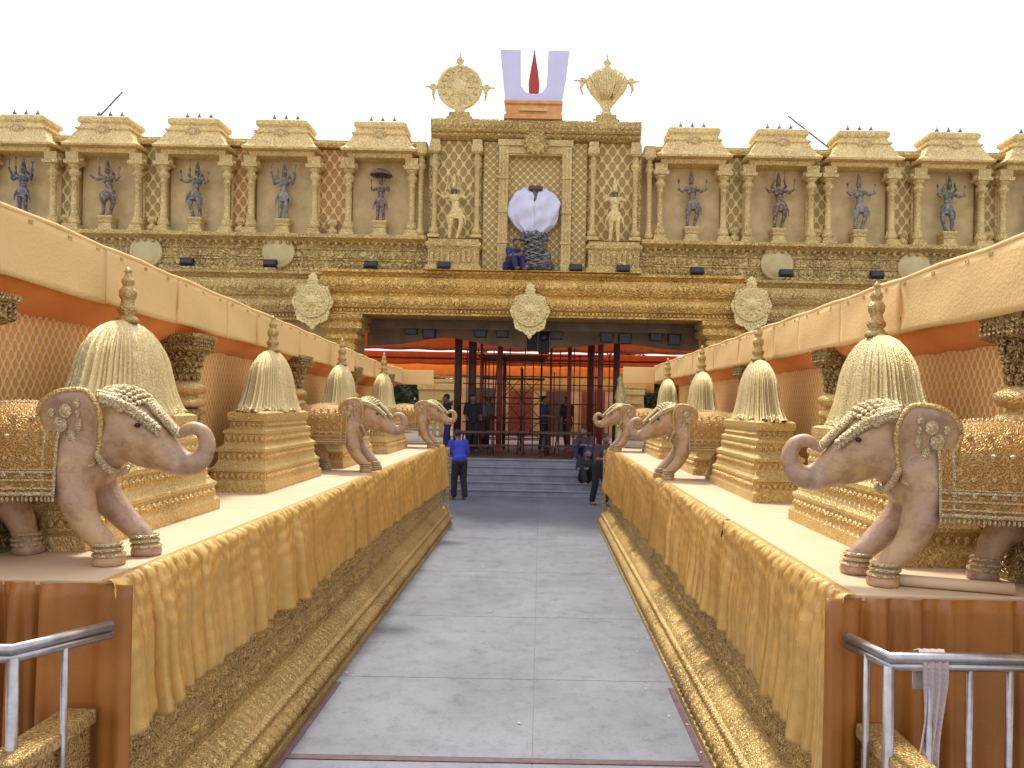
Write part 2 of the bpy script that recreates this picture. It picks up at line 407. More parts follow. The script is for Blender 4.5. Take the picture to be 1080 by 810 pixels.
def plinth(side):
    sx=side
    word='left' if side<0 else 'right'
    root=thing('raised_platform','long gilded platform with scroll relief on the %s of the walkway'%word,'platform',(0,0,0))
    # profile offset (x,z) from bottom up: foot, cove, rope, carved wall, crown
    foot=[(1.385,0),(1.385,.05),(1.40,.06),(1.41,.075)]
    ysn=np.concatenate([np.arange(Y0,8.0,.0105),np.arange(8.0,Y1,.03)]); ysn[-1]=Y1
    # lower leaf-moulding
    zz=np.linspace(0,1,16)
    def band(fx,fz,disp,nz):
        t=np.linspace(0,1,nz)
        Yg,T=np.meshgrid(ysn,t,indexing='ij')
        X=fx(T); Z=fz(T); d=disp(Yg,Z,T)
        return np.stack([sx*(X-d),Yg,Z],-1)
    m=MB()
    # foot fillet
    m.grid(band(lambda t:1.385+0*t,lambda t:.055*t,lambda y,z,t:0*y,2),False)
    m.grid(band(lambda t:1.385+.072*t,lambda t:.055+0*t,lambda y,z,t:0*y,2),False)
    # lotus-petal torus .055-.20
    m.grid(band(lambda t:1.455-.05*np.sin(PI*t),lambda t:.055+.145*t,
        lambda y,z,t:.022*np.abs(np.sin(PI*(y/.105)))**.6*np.sin(PI*t)**.6+.006*np.exp(-(((y/.105)%1-.5)/.09)**2)*np.sin(PI*t),18))
    m.grid(band(lambda t:1.455+.02*t,lambda t:.20+.012*t,lambda y,z,t:0*y,3))
    m.build('petal_moulding','gold_plinth',root)
    m=MB()
    m.grid(band(lambda t:1.475-.032*np.sin(PI*t),lambda t:.212+.058*t,
        lambda y,z,t:.009*np.sin(2*PI*(y/.045)+t*3.2)*np.sin(PI*t),12))
    m.build('rope_moulding','gold_rope',root)
    m=MB()
    m.grid(band(lambda t:1.475+.130*t,lambda t:.27+.10*t,
        lambda y,z,t:.022*np.abs(np.sin(PI*y/.085))**.7*np.sin(PI*t),12))
    m.grid(band(lambda t:1.605+0*t,lambda t:.37+.60*t,
        lambda y,z,t:.032*scroll(y,z)*np.minimum(1,10*np.minimum(t,1-t))+.003*np.sin(y*190+z*70)*np.sin(z*160),52))
    m.grid(band(lambda t:1.605-.005*t,lambda t:.97+.06*t,lambda y,z,t:0*y,5))
    m.grid(band(lambda t:1.600+.005*t,lambda t:1.03+.05*t,lambda y,z,t:0*y,3))
    m.build('carved_wall','gold_plinth',root)
    m=MB()
    xs=sorted((sx*1.625,sx*4.2))
    m.bx(xs[0],xs[1],Y0+.012,Y1,.0,LZ-.03)
    m.build('platform_core','gold_plinth',root)
    m=MB()
    # carpeted top in lengths with seams
    sy=[Y0-.02,5.58,8.35,11.1,Y1+.02]
    for a,b_ in zip(sy[:-1],sy[1:]):
        e=sorted((sx*1.575,sx*4.2)); m.bx(e[0],e[1],a+.004,b_-.004,LZ-.029,LZ)
    m.build('carpet_top','mat',root,bevel=.006)
    # end moulding at the far end
    m=MB(); e=sorted((sx*1.47,sx*1.53)); m.bx(e[0],e[1],Y1+.002,Y1+.06,0,LZ-.04); m.build('end_post','gold_fine',root)
    return root
plinth(-1); plinth(1)
# little carved parapet blocks in front of the platform ends
def endblock(sx,lab):
    r=thing('carved_kerb_block',lab,'kerb block',(sx*1.70,3.02,0))
    MB().bx(-.055,.055,-.25,.22,0,.90).build('carved_panel','gold_plinth',r,bevel=.006)
    MB().bx(-.075,.075,-.27,.235,.902,.965).build('cap_moulding','gold_rope',r,bevel=.012)
    MB().bx(-.068,.068,-.262,-.252,.05,.86).build('end_panel','gold_column',r,bevel=.004)
endblock(-1,'carved gold kerb block below the left drape and barrier'); endblock(1,'carved gold kerb block below the right drape and barrier')
# ================================================================ drapes over the platform edges
def drape(sx,ya,yb,seed,label,hang0,hang1,lean=.10):
    rs=np.random.RandomState(seed)
    ny=int((yb-ya)/.0085 if yb<9 else (yb-ya)/.015); nz=34
    y=np.linspace(ya,yb,ny)
    # irregular fold phase
    k=int((yb-ya)*14)+2
    wob=np.interp(y,np.linspace(ya,yb,k),rs.rand(k))
    ph=np.cumsum(np.interp(y,np.linspace(ya,yb,k),.45+1.2*rs.rand(k)))*(y[1]-y[0])*2*PI/.12
    amp=np.interp(y,np.linspace(ya,yb,k),.35+.9*rs.rand(k))
    hang=np.interp(y,[ya,yb],[hang0,hang1])+.025*np.sin(ph)+.03*(wob-.5)
    T=np.linspace(0,1,nz)[None,:]
    top=6
    fold=2.1*np.abs(np.sin(.5*ph))**.8-1.2+.3*np.sin(1.7*ph+1.3)+.2*np.sin(.37*ph)
    P=np.zeros((ny,nz+top,3))
    # top lip lies on the platform
    for i in range(top):
        t=i/top
        P[:,i,0]=1.625-.045*t; P[:,i,1]=y; P[:,i,2]=LZ+.007+.003*np.sin(ph*1.3)*t
    crz=np.zeros((ny,1))
    for c_ in np.arange(ya+.1,yb,.21): crz+=(.045*rs.rand()**.5*np.exp(-((y-c_-.16*rs.rand())/.010)**2))[:,None]
    crz=crz*np.minimum(1,T*3)
    A=(amp*fold)[:,None]*(.012+.034*T**.7)+.004*np.sin(46*T+5*np.sin(ph*.5)[:,None]+ph[:,None]*.6)*np.exp(-T*2.2)
    X=np.minimum(1.578-.040*T**.3-A*1.55+crz-.006*np.sin(9*T+3*y[:,None]),1.576+.006*T)
    crease=.006*np.sin(ph*3.1)[:,None]*np.exp(-((T-.12)/.12)**2)
    P[:,top:,0]=X-crease
    P[:,top:,1]=y[:,None]+lean*T*(.6+.4*np.sin(y*1.1)[:,None])*-1
    P[:,top:,2]=LZ-.004-hang[:,None]*T
    P[:,:,0]*=sx
    o=MB().grid(P).build('gold_drape','drape')
    md=o.modifiers.new('s','SOLIDIFY'); md.thickness=.004; md.offset=0
    tag(o,label,'drape',None)
    return o
drape(-1,3.27,6.9,3,'gold pleated drape nearest the camera on the left platform edge',.66,.64,-.06)
drape(-1,6.93,10.6,4,'gold pleated drape along the middle of the left platform edge',.64,.66,-.04)
drape(-1,10.62,14.5,5,'gold pleated drape at the far end of the left platform edge',.68,.78,0)
drape(1,3.27,5.35,6,'gold pleated drape nearest the camera on the right platform edge',.78,.66,.05)
drape(1,5.42,8.15,7,'gold pleated drape along the middle of the right platform edge',.68,.68,.08)
drape(1,8.2,14.5,8,'gold pleated drape at the far end of the right platform edge',.70,.80,.05)
def skirt(sx,lab,seed):
    rs=np.random.RandomState(seed)
    x=np.linspace(1.50,4.2,420); k=18
    ph=np.cumsum(np.interp(x,np.linspace(1.6,4.2,k),.3+1.3*rs.rand(k)))*(x[1]-x[0])*2*PI/.14
    am=np.interp(x,np.linspace(1.6,4.2,k),.3+rs.rand(k))
    T=np.linspace(0,1,24)[None,:]
    f=(am*(np.sin(ph)+.4*np.sin(2.3*ph)))[:,None]
    P=np.zeros((420,24,3))
    P[:,:,0]=sx*(x[:,None]+.01*T*np.sin(3*x)[:,None]); P[:,:,1]=Y0-.03-.02*T-np.minimum(f,.9)*(.018+.052*T**.5); P[:,:,2]=LZ-.012-(LZ-.04)*T
    o=MB().grid(P).build('satin_skirt','orange_satin'); md=o.modifiers.new('s','SOLIDIFY'); md.thickness=.004
    tag(o,lab,'skirt')
skirt(-1,'orange satin skirt over the near end of the left platform',11)
skirt(1,'orange satin skirt over the near end of the right platform',12)
# ================================================================ steel barriers
def barrier(pts,ztop,label,posts):
    r=thing('steel_barrier',label,'barrier',(0,0,0))
    def line(z,rad,name,n=14):
        MB().tube([(x,y,z) for x,y in pts],rad,n).build(name,'steel',r)
    line(ztop,.022,'top_rail'); line(ztop-.034,.018,'upper_rail',10); line(.16,.014,'lower_rail',10)
    for a,b_ in zip(pts[:-1],pts[1:]):
        a=Vector((a[0],a[1],0)); b_=Vector((b_[0],b_[1],0)); n=max(1,int(round((b_-a).length/posts)))
        for k in range(n+1):
            if k==0 and a.x!=pts[0][0]: continue
            q=a.lerp(b_,k/n); big=(k in(0,n))
            MB().tube([(q.x,q.y,.0 if big else .16),(q.x,q.y,ztop-.03)],.022 if big else .014,10).build('post' if big else 'bar','steel',r)
    return r
barrier([(1.57,3.22),(1.63,2.96),(2.75,2.99)],1.34,'steel tube barrier with a towel hung on it, in front of the right platform',.155)
barrier([(-1.53,3.18),(-1.72,2.86),(-2.75,2.80)],1.34,'steel tube barrier without a towel, in front of the left platform',.165)
# towel
n=22; P=np.zeros((n,40,3)); rs=np.random.RandomState(4)
for j_ in range(40):
    t=j_/39
    for i in range(n):
        s=i/(n-1)-.5
        if t<.12: y=2.99+.028; z=1.20+(.164)*t/.12; 
        elif t<.18: a=(t-.12)/.06*PI; y=2.985+.030*math.cos(a); z=1.345+.027*math.sin(a)
        else: y=2.955-.01*math.sin(t*7); z=1.345-(t-.18)/.82*.62
        wd=.10*(1-.25*math.sin(PI*min(1,max(0,(t-.3)/.5))))*(1+.35*(t>.6)*(t-.6))
        P[i,j_]=(1.80+s*wd+.02*t*math.sin(5*t),y+.010*math.sin(s*22+t*4)*min(1,t*2),z-.05*(t>.95)*s)
o=MB().grid(P).build('hanging_towel','rag'); md=o.modifiers.new('s','SOLIDIFY'); md.thickness=.005; tag(o,'greyish pink towel hanging over the right steel barrier','towel')

# petals and paper scraps swept against the platform feet
m=MB(); rs=random.Random(12)
for i in range(60):
    y=rs.uniform(3.5,18); sd=rs.choice((-1,1)); x=sd*(1.37-abs(rs.gauss(0,.10))) if rs.random()<.8 else rs.uniform(-1.2,1.2)
    s=rs.uniform(.006,.017); a=rs.uniform(0,3.1)
    dx,dy=s*math.cos(a),s*math.sin(a)
    m.add([(x-dx,y-dy,.010),(x+dy*.6,y-dx*.6,.013),(x+dx,y+dy,.016),(x-dy*.6,y+dx*.6,.012)],[(0,1,2,3)])
o=m.build('floor_litter','rag'); tag(o,'small scraps and petals scattered on the concrete walkway','litter',kind='stuff')
# ================================================================ canopies
def canopy(sx,lab):
    r=thing('side_canopy',lab,'canopy')
    XF=2.50
    if sx<0: ytop=lambda y:3.255-.034*(min(y,13)-3.8); ybot=lambda y:2.905-.025*(min(y,13)-3.8)
    else: ytop=lambda y:3.12-.003*(y-3.5); ybot=lambda y:2.785-.0*(y-3.5)
    Ya,Yb=1.6,15.0
    cuts=[Ya,2.2,3.4,4.75,5.7,6.6,7.3,8.6,9.85,11.2,12.5,13.8,Yb]
    rs=np.random.RandomState(3 if sx<0 else 5)
    m=MB()
    for a,b_ in zip(cuts[:-1],cuts[1:]):
        ny=24;nz=10
        P=np.zeros((ny,nz,3)); p1,p2,p3=rs.rand(3)*6
        for i in range(ny):
            y=a+.004+(b_-a-.008)*i/(ny-1)
            for k in range(nz):
                t=k/(nz-1)
                z=ybot(y)+(ytop(y)-ybot(y))*t
                dx=.006*math.sin(3.1*y+p1+2*t)*math.sin(PI*t)+.003*math.sin(9*y+p2)*(1-t)+.0015*math.sin(14*y+p3+4*t)
                P[i,k]=(sx*(XF+dx),y,z+(.006*math.sin(5*y+p1) if k==0 else 0))
        m.grid(P)
    o=m.build('fascia','fascia',r); md=o.modifiers.new('s','SOLIDIFY'); md.thickness=.012
    # rolled top hem with cleats
    n=60; m=MB()
    m.tube([(sx*(XF+.0),Ya+(Yb-Ya)*i/n,ytop(Ya+(Yb-Ya)*i/n)+.012+.006*math.sin(i*1.7)) for i in range(n+1)],.017,8)
    m.use(1)
    for i in range(44):
        y=Ya+.3*i+.1*rs.rand(); m.box((sx*(XF-.010),y,ytop(y)-.022),(.012,.035,.018))
    m.build('top_hem',['fascia','gold_rope'],r)
    # roof sheet, slopes up and away
    P=np.zeros((40,10,3))
    for i in range(40):
        y=Ya+(Yb-Ya)*i/39
        for k in range(10):
            t=k/9; P[i,k]=(sx*(XF+.02+2.6*t),y,ytop(y)+.05*math.sin(PI*t)-.02-.25*t+.012*math.sin(y*2.4+t*3))
    o=MB().grid(P).build('roof_cloth','soffit',r); md=o.modifiers.new('s','SOLIDIFY'); md.thickness=.01
    # orange inner valance sloping back under the fascia
    P=np.zeros((260,8,3))
    for i in range(260):
        y=Ya+(Yb-Ya)*i/259
        for k in range(8):
            t=k/7; P[i,k]=(sx*(XF+.03+.30*t),y,ybot(y)+.03-.17*t+.008*math.sin(y*18)*t-.02*math.sin(PI*t))
    o=MB().grid(P).build('inner_valance','soffit',r); md=o.modifiers.new('s','SOLIDIFY'); md.thickness=.006
    # end return facing the camera at the gateway end
    e=sorted((sx*(XF-.62),sx*(XF+.9)))
    MB().bx(e[0],e[1],Yb+.02,Yb+.06,ybot(Yb)-.02,ytop(Yb)).build('end_fascia','fascia',r,bevel=.006)
    # frame
    m=MB()
    m.tube([(sx*(XF+.05),Ya,ybot(Ya)+.1),(sx*(XF+.05),Yb,ybot(Yb)+.1)],.025)
    m.build('frame_tube','steel',r)
    for y in(1.7,6.0,10.5,14.9):
        MB().tube([(sx*5.1,y,-.3),(sx*5.1,y,3.0)],.04).build('rear_post','steel',r)
canopy(-1,'peach cloth canopy over the left platform'); canopy(1,'peach cloth canopy over the right platform')
# tapestries between the pillars
XT=2.74
def tapestry(sx,a,b_,lab,seed):
    rs=np.random.RandomState(seed); ny=70
    P=np.zeros((ny,22,3)); p=rs.rand(4)*6
    for i in range(ny):
        y=a+(b_-a)*i/(ny-1)
        for k in range(22):
            t=k/21
            P[i,k]=(sx*(XT+.012*math.sin(7*y+p[0])*(1-t)+.010*math.sin(13*y+p[1]+2*t)*(1-t)+.012*math.sin(3*t+p[2])),y,LZ+.01+(2.72-LZ)*t+(.012*abs(math.sin(y*12)) if k==21 else 0)-(.015 if sx>0 else -.03)*t)
    o=MB().grid(P).build('lattice_tapestry','tap'); md=o.modifiers.new('s','SOLIDIFY'); md.thickness=.006
    tag(o,lab,'tapestry','tapestries behind the pedestals')
PYL=[3.73,6.1,8.75,11.3,13.8]; PYR=[3.74,6.15,8.75,11.3,13.8]
ordn=['nearest','second nearest','third','fourth','farthest']
where=['nearest the camera','second from the camera','third from the camera','fourth from the camera','fifth from the camera']
for sx,PY,word in((-1,PYL,'left'),(1,PYR,'right')):
    ys=[1.7]+PY+[14.9]
    ws=['partly cut off by the photo edge','nearest the camera in full','second full one from the camera','third full one from the camera','fourth full one from the camera','last before the gateway']
    for i in range(6):
        if ys[i+1]-ys[i]<.2: continue
        tapestry(sx,ys[i]+.0,ys[i+1],'orange lattice tapestry behind the %s platform, %s'%(word,ws[i]),20+i+(sx>0)*10)
# carved pillars
def make_pillar():
    r=thing('carved_pillar','x','pillar',(0,0,0),0,'carved pillars under the side canopies')
    MB().stack([(.17,.17,0),(.17,.17,.10),(.15,.15,.12),(.15,.15,.20),(.17,.17,.22),(.12,.12,.26)]).build('plinth','gold_pillar',r,bevel=.006)
    m=MB().lathe([(.11,.26),(.12,.34),(.15,.42),(.10,.50),(.095,.52)],n=40,flute=.05,fn=10)
    # upturned petals
    for k in range(12):
        a=2*PI*k/12; m.ell((.125*math.cos(a),.125*math.sin(a),.60),(.035,.035,.075),8,6)
    m.lathe([(.095,.50),(.10,.60),(.15,.68),(.155,.70),(.10,.72)],n=40,flute=.04,fn=12)
    m.build('petal_base','gold_pillar',r)
    m=MB().lathe([(.10,.72),(.155,.74),(.165,.765),(.155,.79),(.11,.81),(.105,.825),(.15,.84),(.17,.87),(.165,.90),(.12,.93),(.10,.94)],n=32)
    m.build('ring_bulb','gold_rope',r)
    m=MB()
    m.lathe([(.10,.92),(.105,1.0),(.125,1.10),(.14,1.15)],n=36,flute=.03,fn=9)
    for lv,(z,rr) in enumerate(((.97,.108),(1.02,.112),(1.07,.122),(1.12,.134),(1.16,.145))):
        for k in range(14):
            a=2*PI*(k+.5*(lv%2))/14; m.ell((rr*math.cos(a),rr*math.sin(a),z),(.02,.02,.028),6,5)
    m.build('foliate_neck','gold_pillar',r)
    m=MB().stack([(.13,.13,1.155),(.17,.17,1.18),(.17,.17,1.265),(.185,.185,1.28),(.185,.185,1.31)])
    rs=random.Random(2)
    for s in(-1,1):
        for k in range(9):
            for z in(1.195,1.222,1.249):
                q=-.15+.0375*k
                m.ell((q,s*.171,z),(.015,.010,.012),6,4); m.ell((s*.171,q,z),(.010,.015,.012),6,4)
    m.build('capital','gold_pillar',r)
    return r
pil=make_pillar(); first=True
for sx,PY,word in((-1,PYL,'left'),(1,PYR,'right')):
    for i,y in enumerate(PY):
        lab='carved gold pillar on the %s platform, %s'%(word,where[i])
        loc=(sx*(2.62 if sx<0 else 2.675),y,LZ)
        if first: pil.location=loc; pil['label']=lab; first=False
        else: dup(pil,lab,loc)
# ================================================================ stepped pedestals
def make_pedestal():
    r=thing('stepped_pedestal','x','pedestal',(0,0,0),0,'stepped gold pedestals on the platforms')
    HX,HY=.255,.82
    T=[(1,1,0),(1,1,.075),(.97,.985,.085),(.93,.96,.10),(.90,.945,.17),(.94,.965,.18),(.94,.965,.20),(.86,.90,.225),(.84,.885,.245),(.80,.87,.26),(.80,.86,.335),(.85,.88,.345),(.85,.88,.372),(.74,.81,.395),(.70,.79,.41),(.69,.78,.49),(.73,.80,.50),(.73,.80,.525),(.63,.71,.545),(.61,.70,.60),(.65,.73,.61),(.68,.74,.64),(.68,.74,.68),(.60,.66,.695)]
    m=MB().stack([(a*HX,b*HY,z) for a,b,z in T]); m.use(1)
    # embossed motif rows
    for fx,fy,z,h,n in((.925,.957,.135,.026,22),(.805,.865,.30,.028,20),(.70,.787,.45,.028,18),(.62,.705,.573,.018,18)):
        for k in range(n):
            y=(-1+2*(k+.5)/n)*fy*HY*.97
            for s in(-1,1):
                m.ell((s*(fx*HX+.001),y,z),(.017,.45*fy*HY*2/n,h),8,5)
                m.ell((s*(fx*HX+.016),y,z-.003),(.010,.014,h*.55),6,4)
        nn=int(n*.42)
        for k in range(nn):
            x=(-1+2*(k+.5)/nn)*fx*HX*.96
            for s in(-1,1): m.ell((x,s*(fy*HY+.001),z),(.45*fx*HX*2/nn,.010,h),8,5)
    m.build('tier_block',['gold_ped','gold_rope'],r)
    return r
def make_tassel():
    r=thing('beaded_canopy_ornament','x','ornament',(0,0,0),0,'beaded strand domes on the pedestals')
    A,B=.118,.45
    prof=[(1.34,0),(1.24,.03),(1.15,.08),(1.05,.16),(.98,.24),(.92,.32),(.84,.40),(.73,.465),(.57,.52),(.38,.553),(.18,.572),(.04,.58)]
    n=240; m=MB(); vs=[];fs=[]; rs=random.Random(5)
    off=[rs.uniform(-.07,.07) for _ in range(n//4)]
    zz=[]; 
    for i in range(len(prof)-1):
        for t in(0,.5): zz.append((prof[i][0]*(1-t)+prof[i+1][0]*t,prof[i][1]*(1-t)+prof[i+1][1]*t))
    zz.append(prof[-1])
    for i,(rr,z) in enumerate(zz):
        for k in range(n):
            a=2*PI*k/n; st=[0,.11,.14,.06][k%4]
            cl=.05*math.sin(a*5+1)+.03*math.sin(a*11+2+z*3)
            q=rr*(1+(st+off[k//4]+cl*.8)*min(1,(.6-z)*4))
            dz=-.03*off[k//4]*30*(.02) if i==0 else 0
            x=q*math.cos(a)*A; y=q*math.sin(a)*B
            vs.append((x,y,z+(.02*math.sin(a*14) if i==0 else 0)))
    mm=len(zz)
    for i in range(mm-1):
        for k in range(n): fs.append((i*n+k,i*n+(k+1)%n,(i+1)*n+(k+1)%n,(i+1)*n+k))
    m.add(vs,fs,True)
    # fringe beads round the hem
    for k in range(64):
        a=2*PI*k/64; m.ell((1.34*A*math.cos(a),1.32*B*math.sin(a),.012+.012*math.sin(k*2.3)),(.016,.016,.028),6,5)
    m.build('strand_dome','strand',r)
    m=MB().lathe([(.065,.56),(.068,.58),(.05,.60),(.04,.61),(.055,.63),(.057,.65),(.042,.67),(.036,.70),(.048,.72),(.052,.75),(.042,.775),(.026,.79),(.038,.81),(.035,.83),(.022,.85),(.016,.87),(.024,.88),(.002,.91)],n=20)
    m.build('finial',M['finial'],r)
    return r
ped=make_pedestal(); tas=make_tassel(); first=True
for sx,word in((-1,'left'),(1,'right')):
    for i,y in enumerate((4.72,7.28,9.82,12.45)):
        loc=(sx*2.33,y,LZ); l2=(sx*2.33,y,LZ+.70)
        la='stepped gilded pedestal on the %s platform, %s'%(word,where[i])
        lb='pale gold beaded dome with finial on the %s pedestal %s'%(word,where[i])
        if first: ped.location=loc; ped['label']=la; tas.location=l2; tas['label']=lb; first=False
        else: dup(ped,la,loc); dup(tas,lb,l2)
# ================================================================ elephants (facing +X, feet at z=0)
BE=[((-.04,0,.53),(.40,.205,.225)),((.22,0,.52),(.21,.185,.215)),((-.30,0,.52),(.20,.195,.21))]
def tap_tube(m,pts,rad,n=14):
    # resample smooth
    pts=[Vector(p) for p in pts]; P=[];R=[]
    k=len(pts)
    for i in range(k-1):
        p0=pts[max(i-1,0)];p1=pts[i];p2=pts[i+1];p3=pts[min(i+2,k-1)]
        for s in range(5):
            t=s/5
            q=.5*((2*p1)+(p2-p0)*t+(2*p0-5*p1+4*p2-p3)*t*t+(3*p1-p0-3*p2+p3)*t**3)
            P.append(q); R.append(rad[i]*(1-t)+rad[i+1]*t)
    P.append(pts[-1]); R.append(rad[-1])
    m.tube(P,R,n); m.ell(P[0],(R[0],)*3,12,8); m.ell(P[-1],(R[-1],)*3,12,8)
def make_elephant():
    r=thing('elephant_statue','x','elephant statue',(0,0,0),0,'painted elephant statues')
    m=MB()
    for c,rr in BE: m.ell(c,rr,28,18)
    m.ell((.37,0,.60),(.15,.13,.15),20,14)      # neck
    m.ell((.46,0,.66),(.148,.130,.152),24,16)  # skull
    m.ell((.415,.045,.768),(.088,.075,.078),16,12); m.ell((.415,-.045,.768),(.088,.075,.078),16,12)
    m.ell((.515,0,.60),(.125,.12,.12),16,12)
    m.ell((.52,.085,.675),(.06,.035,.04),10,8); m.ell((.52,-.085,.675),(.05,.03,.04),10,8) # brows
    tap_tube(m,[(.50,0,.66),(.575,0,.59),(.645,0,.525),(.71,0,.485),(.775,0,.475),(.828,0,.51),(.85,0,.57),(.828,0,.632),(.775,0,.655),(.732,0,.63)],
             [.112,.100,.085,.070,.058,.048,.041,.036,.031,.028])
    tap_tube(m,[(.47,0,.56),(.55,0,.505),(.615,0,.47)],[.075,.055,.030])   # lower jaw
    for s,(fx,kx) in((1,(.44,.34)),(-1,(.50,.39))):
        tap_tube(m,[(.25,s*.10,.45),(.285,s*.115,.32),(kx,s*.12,.19),(fx-.01,s*.12,.09),(fx,s*.12,.045)],[.105,.082,.062,.051,.058])
        m.lathe([(.072,0),(.074,.02),(.064,.05)],(fx+.006,s*.12,0),20)
    for s,(fx,kx) in((1,(-.30,-.25)),(-1,(-.10,-.15))):
        tap_tube(m,[(-.30,s*.09,.47),(-.27,s*.115,.33),(kx,s*.12,.21),(fx,s*.12,.10),(fx+.012,s*.12,.045)],[.130,.108,.073,.056,.062])
        m.lathe([(.072,0),(.074,.02),(.064,.05)],(fx+.018,s*.12,0),20)
    body=obj('body',blob(m,.0095,4),'eleph',r)
    # ears: dished leaf with a thick rolled rim
    out=[(a_*1.62,b_*1.12) for a_,b_ in [(-.00,.135),(.045,.145),(.09,.125),(.125,.08),(.135,.02),(.12,-.04),(.085,-.10),(.035,-.155),(.005,-.175),(-.01,-.12),(-.02,-.04),(-.025,.05)]]
    for s in(-1,1):
        m=MB(); m2=MB(); m3=MB()
        nn=len(out); vs=[(0.03,0,0)]; 
        def ep(u,w,k=1):  # ear local: u backwards (-X), w up; flares outward
            return Vector((.365-u, s*(.150+.26*u-.45*max(0,u-.1)**1.3+.03*math.sin(w*9)), .665+w))
        rings=[.25,.5,.75,1]
        vs=[ep(.07,-.01)+Vector((0,-s*.014,0))]
        dense=[]
        for i in range(nn):
            p0=out[i-1];p1=out[i];p2=out[(i+1)%nn];p3=out[(i+2)%nn]
            for q in range(4):
                t=q/4
                f=lambda a,b_,c_,d:.5*((2*b_)+(c_-a)*t+(2*a-5*b_+4*c_-d)*t*t+(3*b_-a-3*c_+d)*t**3)
                dense.append((f(p0[0],p1[0],p2[0],p3[0]),f(p0[1],p1[1],p2[1],p3[1])))
        nd=len(dense)
        for k in rings:
            for (u,w) in dense:
                uu=.07+(u-.07)*k; ww=-.01+(w+.01)*k
                vs.append(ep(uu,ww)-Vector((0,s*.016*math.cos(k*PI/2),0)))
        fs=[(0,1+i,1+(i+1)%nd) for i in range(nd)]
        for q in range(3):
            for i in range(nd): fs.append((1+q*nd+i,1+(q+1)*nd+i,1+(q+1)*nd+(i+1)%nd,1+q*nd+(i+1)%nd))
        m.add(vs,fs,True)
        e=m.build('ear','eleph',r); md=e.modifiers.new('s','SOLIDIFY'); md.thickness=.016; md.offset=0
        rim=[ep(u,w) for u,w in dense]; rim=rim+[rim[0],rim[1]]
        m2.tube(rim,.013,8); m2.build('ear_rim','gold_rope',e)
        # gilt paisley on the ear
        for (u,w,a,b_) in((u_*.95,w_*1.05,a2*.9,b2) for u_,w_,a2,b2 in((.10,.060,.034,.034),(.13,.0,.036,.038),(.09,-.055,.028,.034),(.06,-.105,.016,.032),(.165,.050,.018,.022),(.05,.0,.016,.034),(.05,.095,.018,.022),(.16,-.04,.016,.022),(.05,.05,.012,.02))):
            c=ep(u,w)+Vector((0,s*.0045,0)); m3.ell(c,(a,.009,b_),10,7)
            m3.ell(c+Vector((0,s*.006,0)),(a*.45,.009,b_*.45),8,6)
        m3.build('ear_ornament','orn',e)
    for s in(-1,1):
        m=MB().ell((.560,s*.106,.665),(.014,.014,.012),10,8); m.build('eye','eye',r)
    # saddle cloth draped over the back
    def env(x):
        b=0;zc=.53;t=0
        for c,rr in BE:
            q=1-((x-c[0])/rr[0])**2
            if q>0:
                b=max(b,rr[1]*math.sqrt(q)); t=max(t,c[2]+rr[2]*math.sqrt(q))
        return b,t
    xs=np.linspace(-.455,.235,36); A=40; P=np.zeros((36,A*2+1,3))
    for i,x in enumerate(xs):
        b,t=env(min(max(x,-.42),.3)); b+=.017; t+=.014
        if x<-.42: t-=.03
        for j in range(-A,A+1):
            q=abs(j)/A; s=1 if j>0 else -1
            if q<.6:
                a=q/.6*PI/2; y=b*math.sin(a); z=.53+(t-.53)*math.cos(a)
            else:
                w=(q-.6)/.4; y=b+.006*math.sin(x*60)*w+.01*w; z=.53-.20*w
            P[i,j+A]=(x,s*y,z)
    m=MB().grid(P); m.use(1)
    for s in(-1,1):
        for z,rr in((.335,.010),(.365,.006),(.395,.006),(.44,.007),(.455,.004)):
            j=int(A+s*A*(.6+.4*(.53-z)/.20))
            m.tube([Vector(P[i,j])+Vector((0,s*.006,0)) for i in range(36)],rr,6)
        for i in range(0,36,1):
            p=P[i,A+s*A]; m.ell((p[0],p[1],p[2]-.012),(.007,.007,.014),6,4)
    for x_i in(0,3,32,35):
        m.tube([P[x_i,j] for j in range(0,2*A+1,2)],.007,6)
    for s in(-1,1):
        for i in range(4,33,4):
            for q in(.30,.48,.66,.8):
                j=int(A+s*A*q); p=Vector(P[i,j]); 
                nrm=Vector((0,p.y,(p.z-.53) if p.z>.53 else 0)).normalized()
                m.ell(p+nrm*.004,(.013,.008,.013),7,5)
    # beaded ridge over the back
    for i in range(36):
        for d in(-3,0,3): m.ell(P[i,A+d],(.009,.009,.010),6,4)
    m.build('saddle_cloth',['blanket','orn'],r)
    # head cap and forehead chains
    m=MB()
    hc=Vector((.43,0,.70))
    for row in range(7):
        th=-.35+row*.22
        for k in range(-6,7):
            a=k*.19
            d=Vector((math.sin(th)*math.cos(a),math.sin(a)*.98,math.cos(th)*math.cos(a)))
            p=hc+Vector((d.x*.170,d.y*.142,d.z*.150))
            m.ell(p,(.017,.017,.014),6,5)
    o=m.build('head_cap','orn',r)
    m=MB()
    # ruffled diadem along brow to trunk root
    for s in(-1,1):
        for t in np.linspace(0,1,16):
            p=Vector((.40+.24*t,s*(.138-.055*t),.80-.15*t+.025*math.sin(t*PI)))
            m.ell(p,(.024,.020,.020),7,5); m.ell(p+Vector((-.014,-s*.014,.020)),(.016,.016,.015),6,5); m.ell(p+Vector((.004,s*.008,-.022)),(.012,.010,.014),6,5)
    for t in np.linspace(0,1,14):
        p=Vector((.575+.135*t,0,.765-.145*t)); m.ell(p,(.026,.055*(1-.5*t),.022),8,5)
    m.build('trunk_band','orn',r)
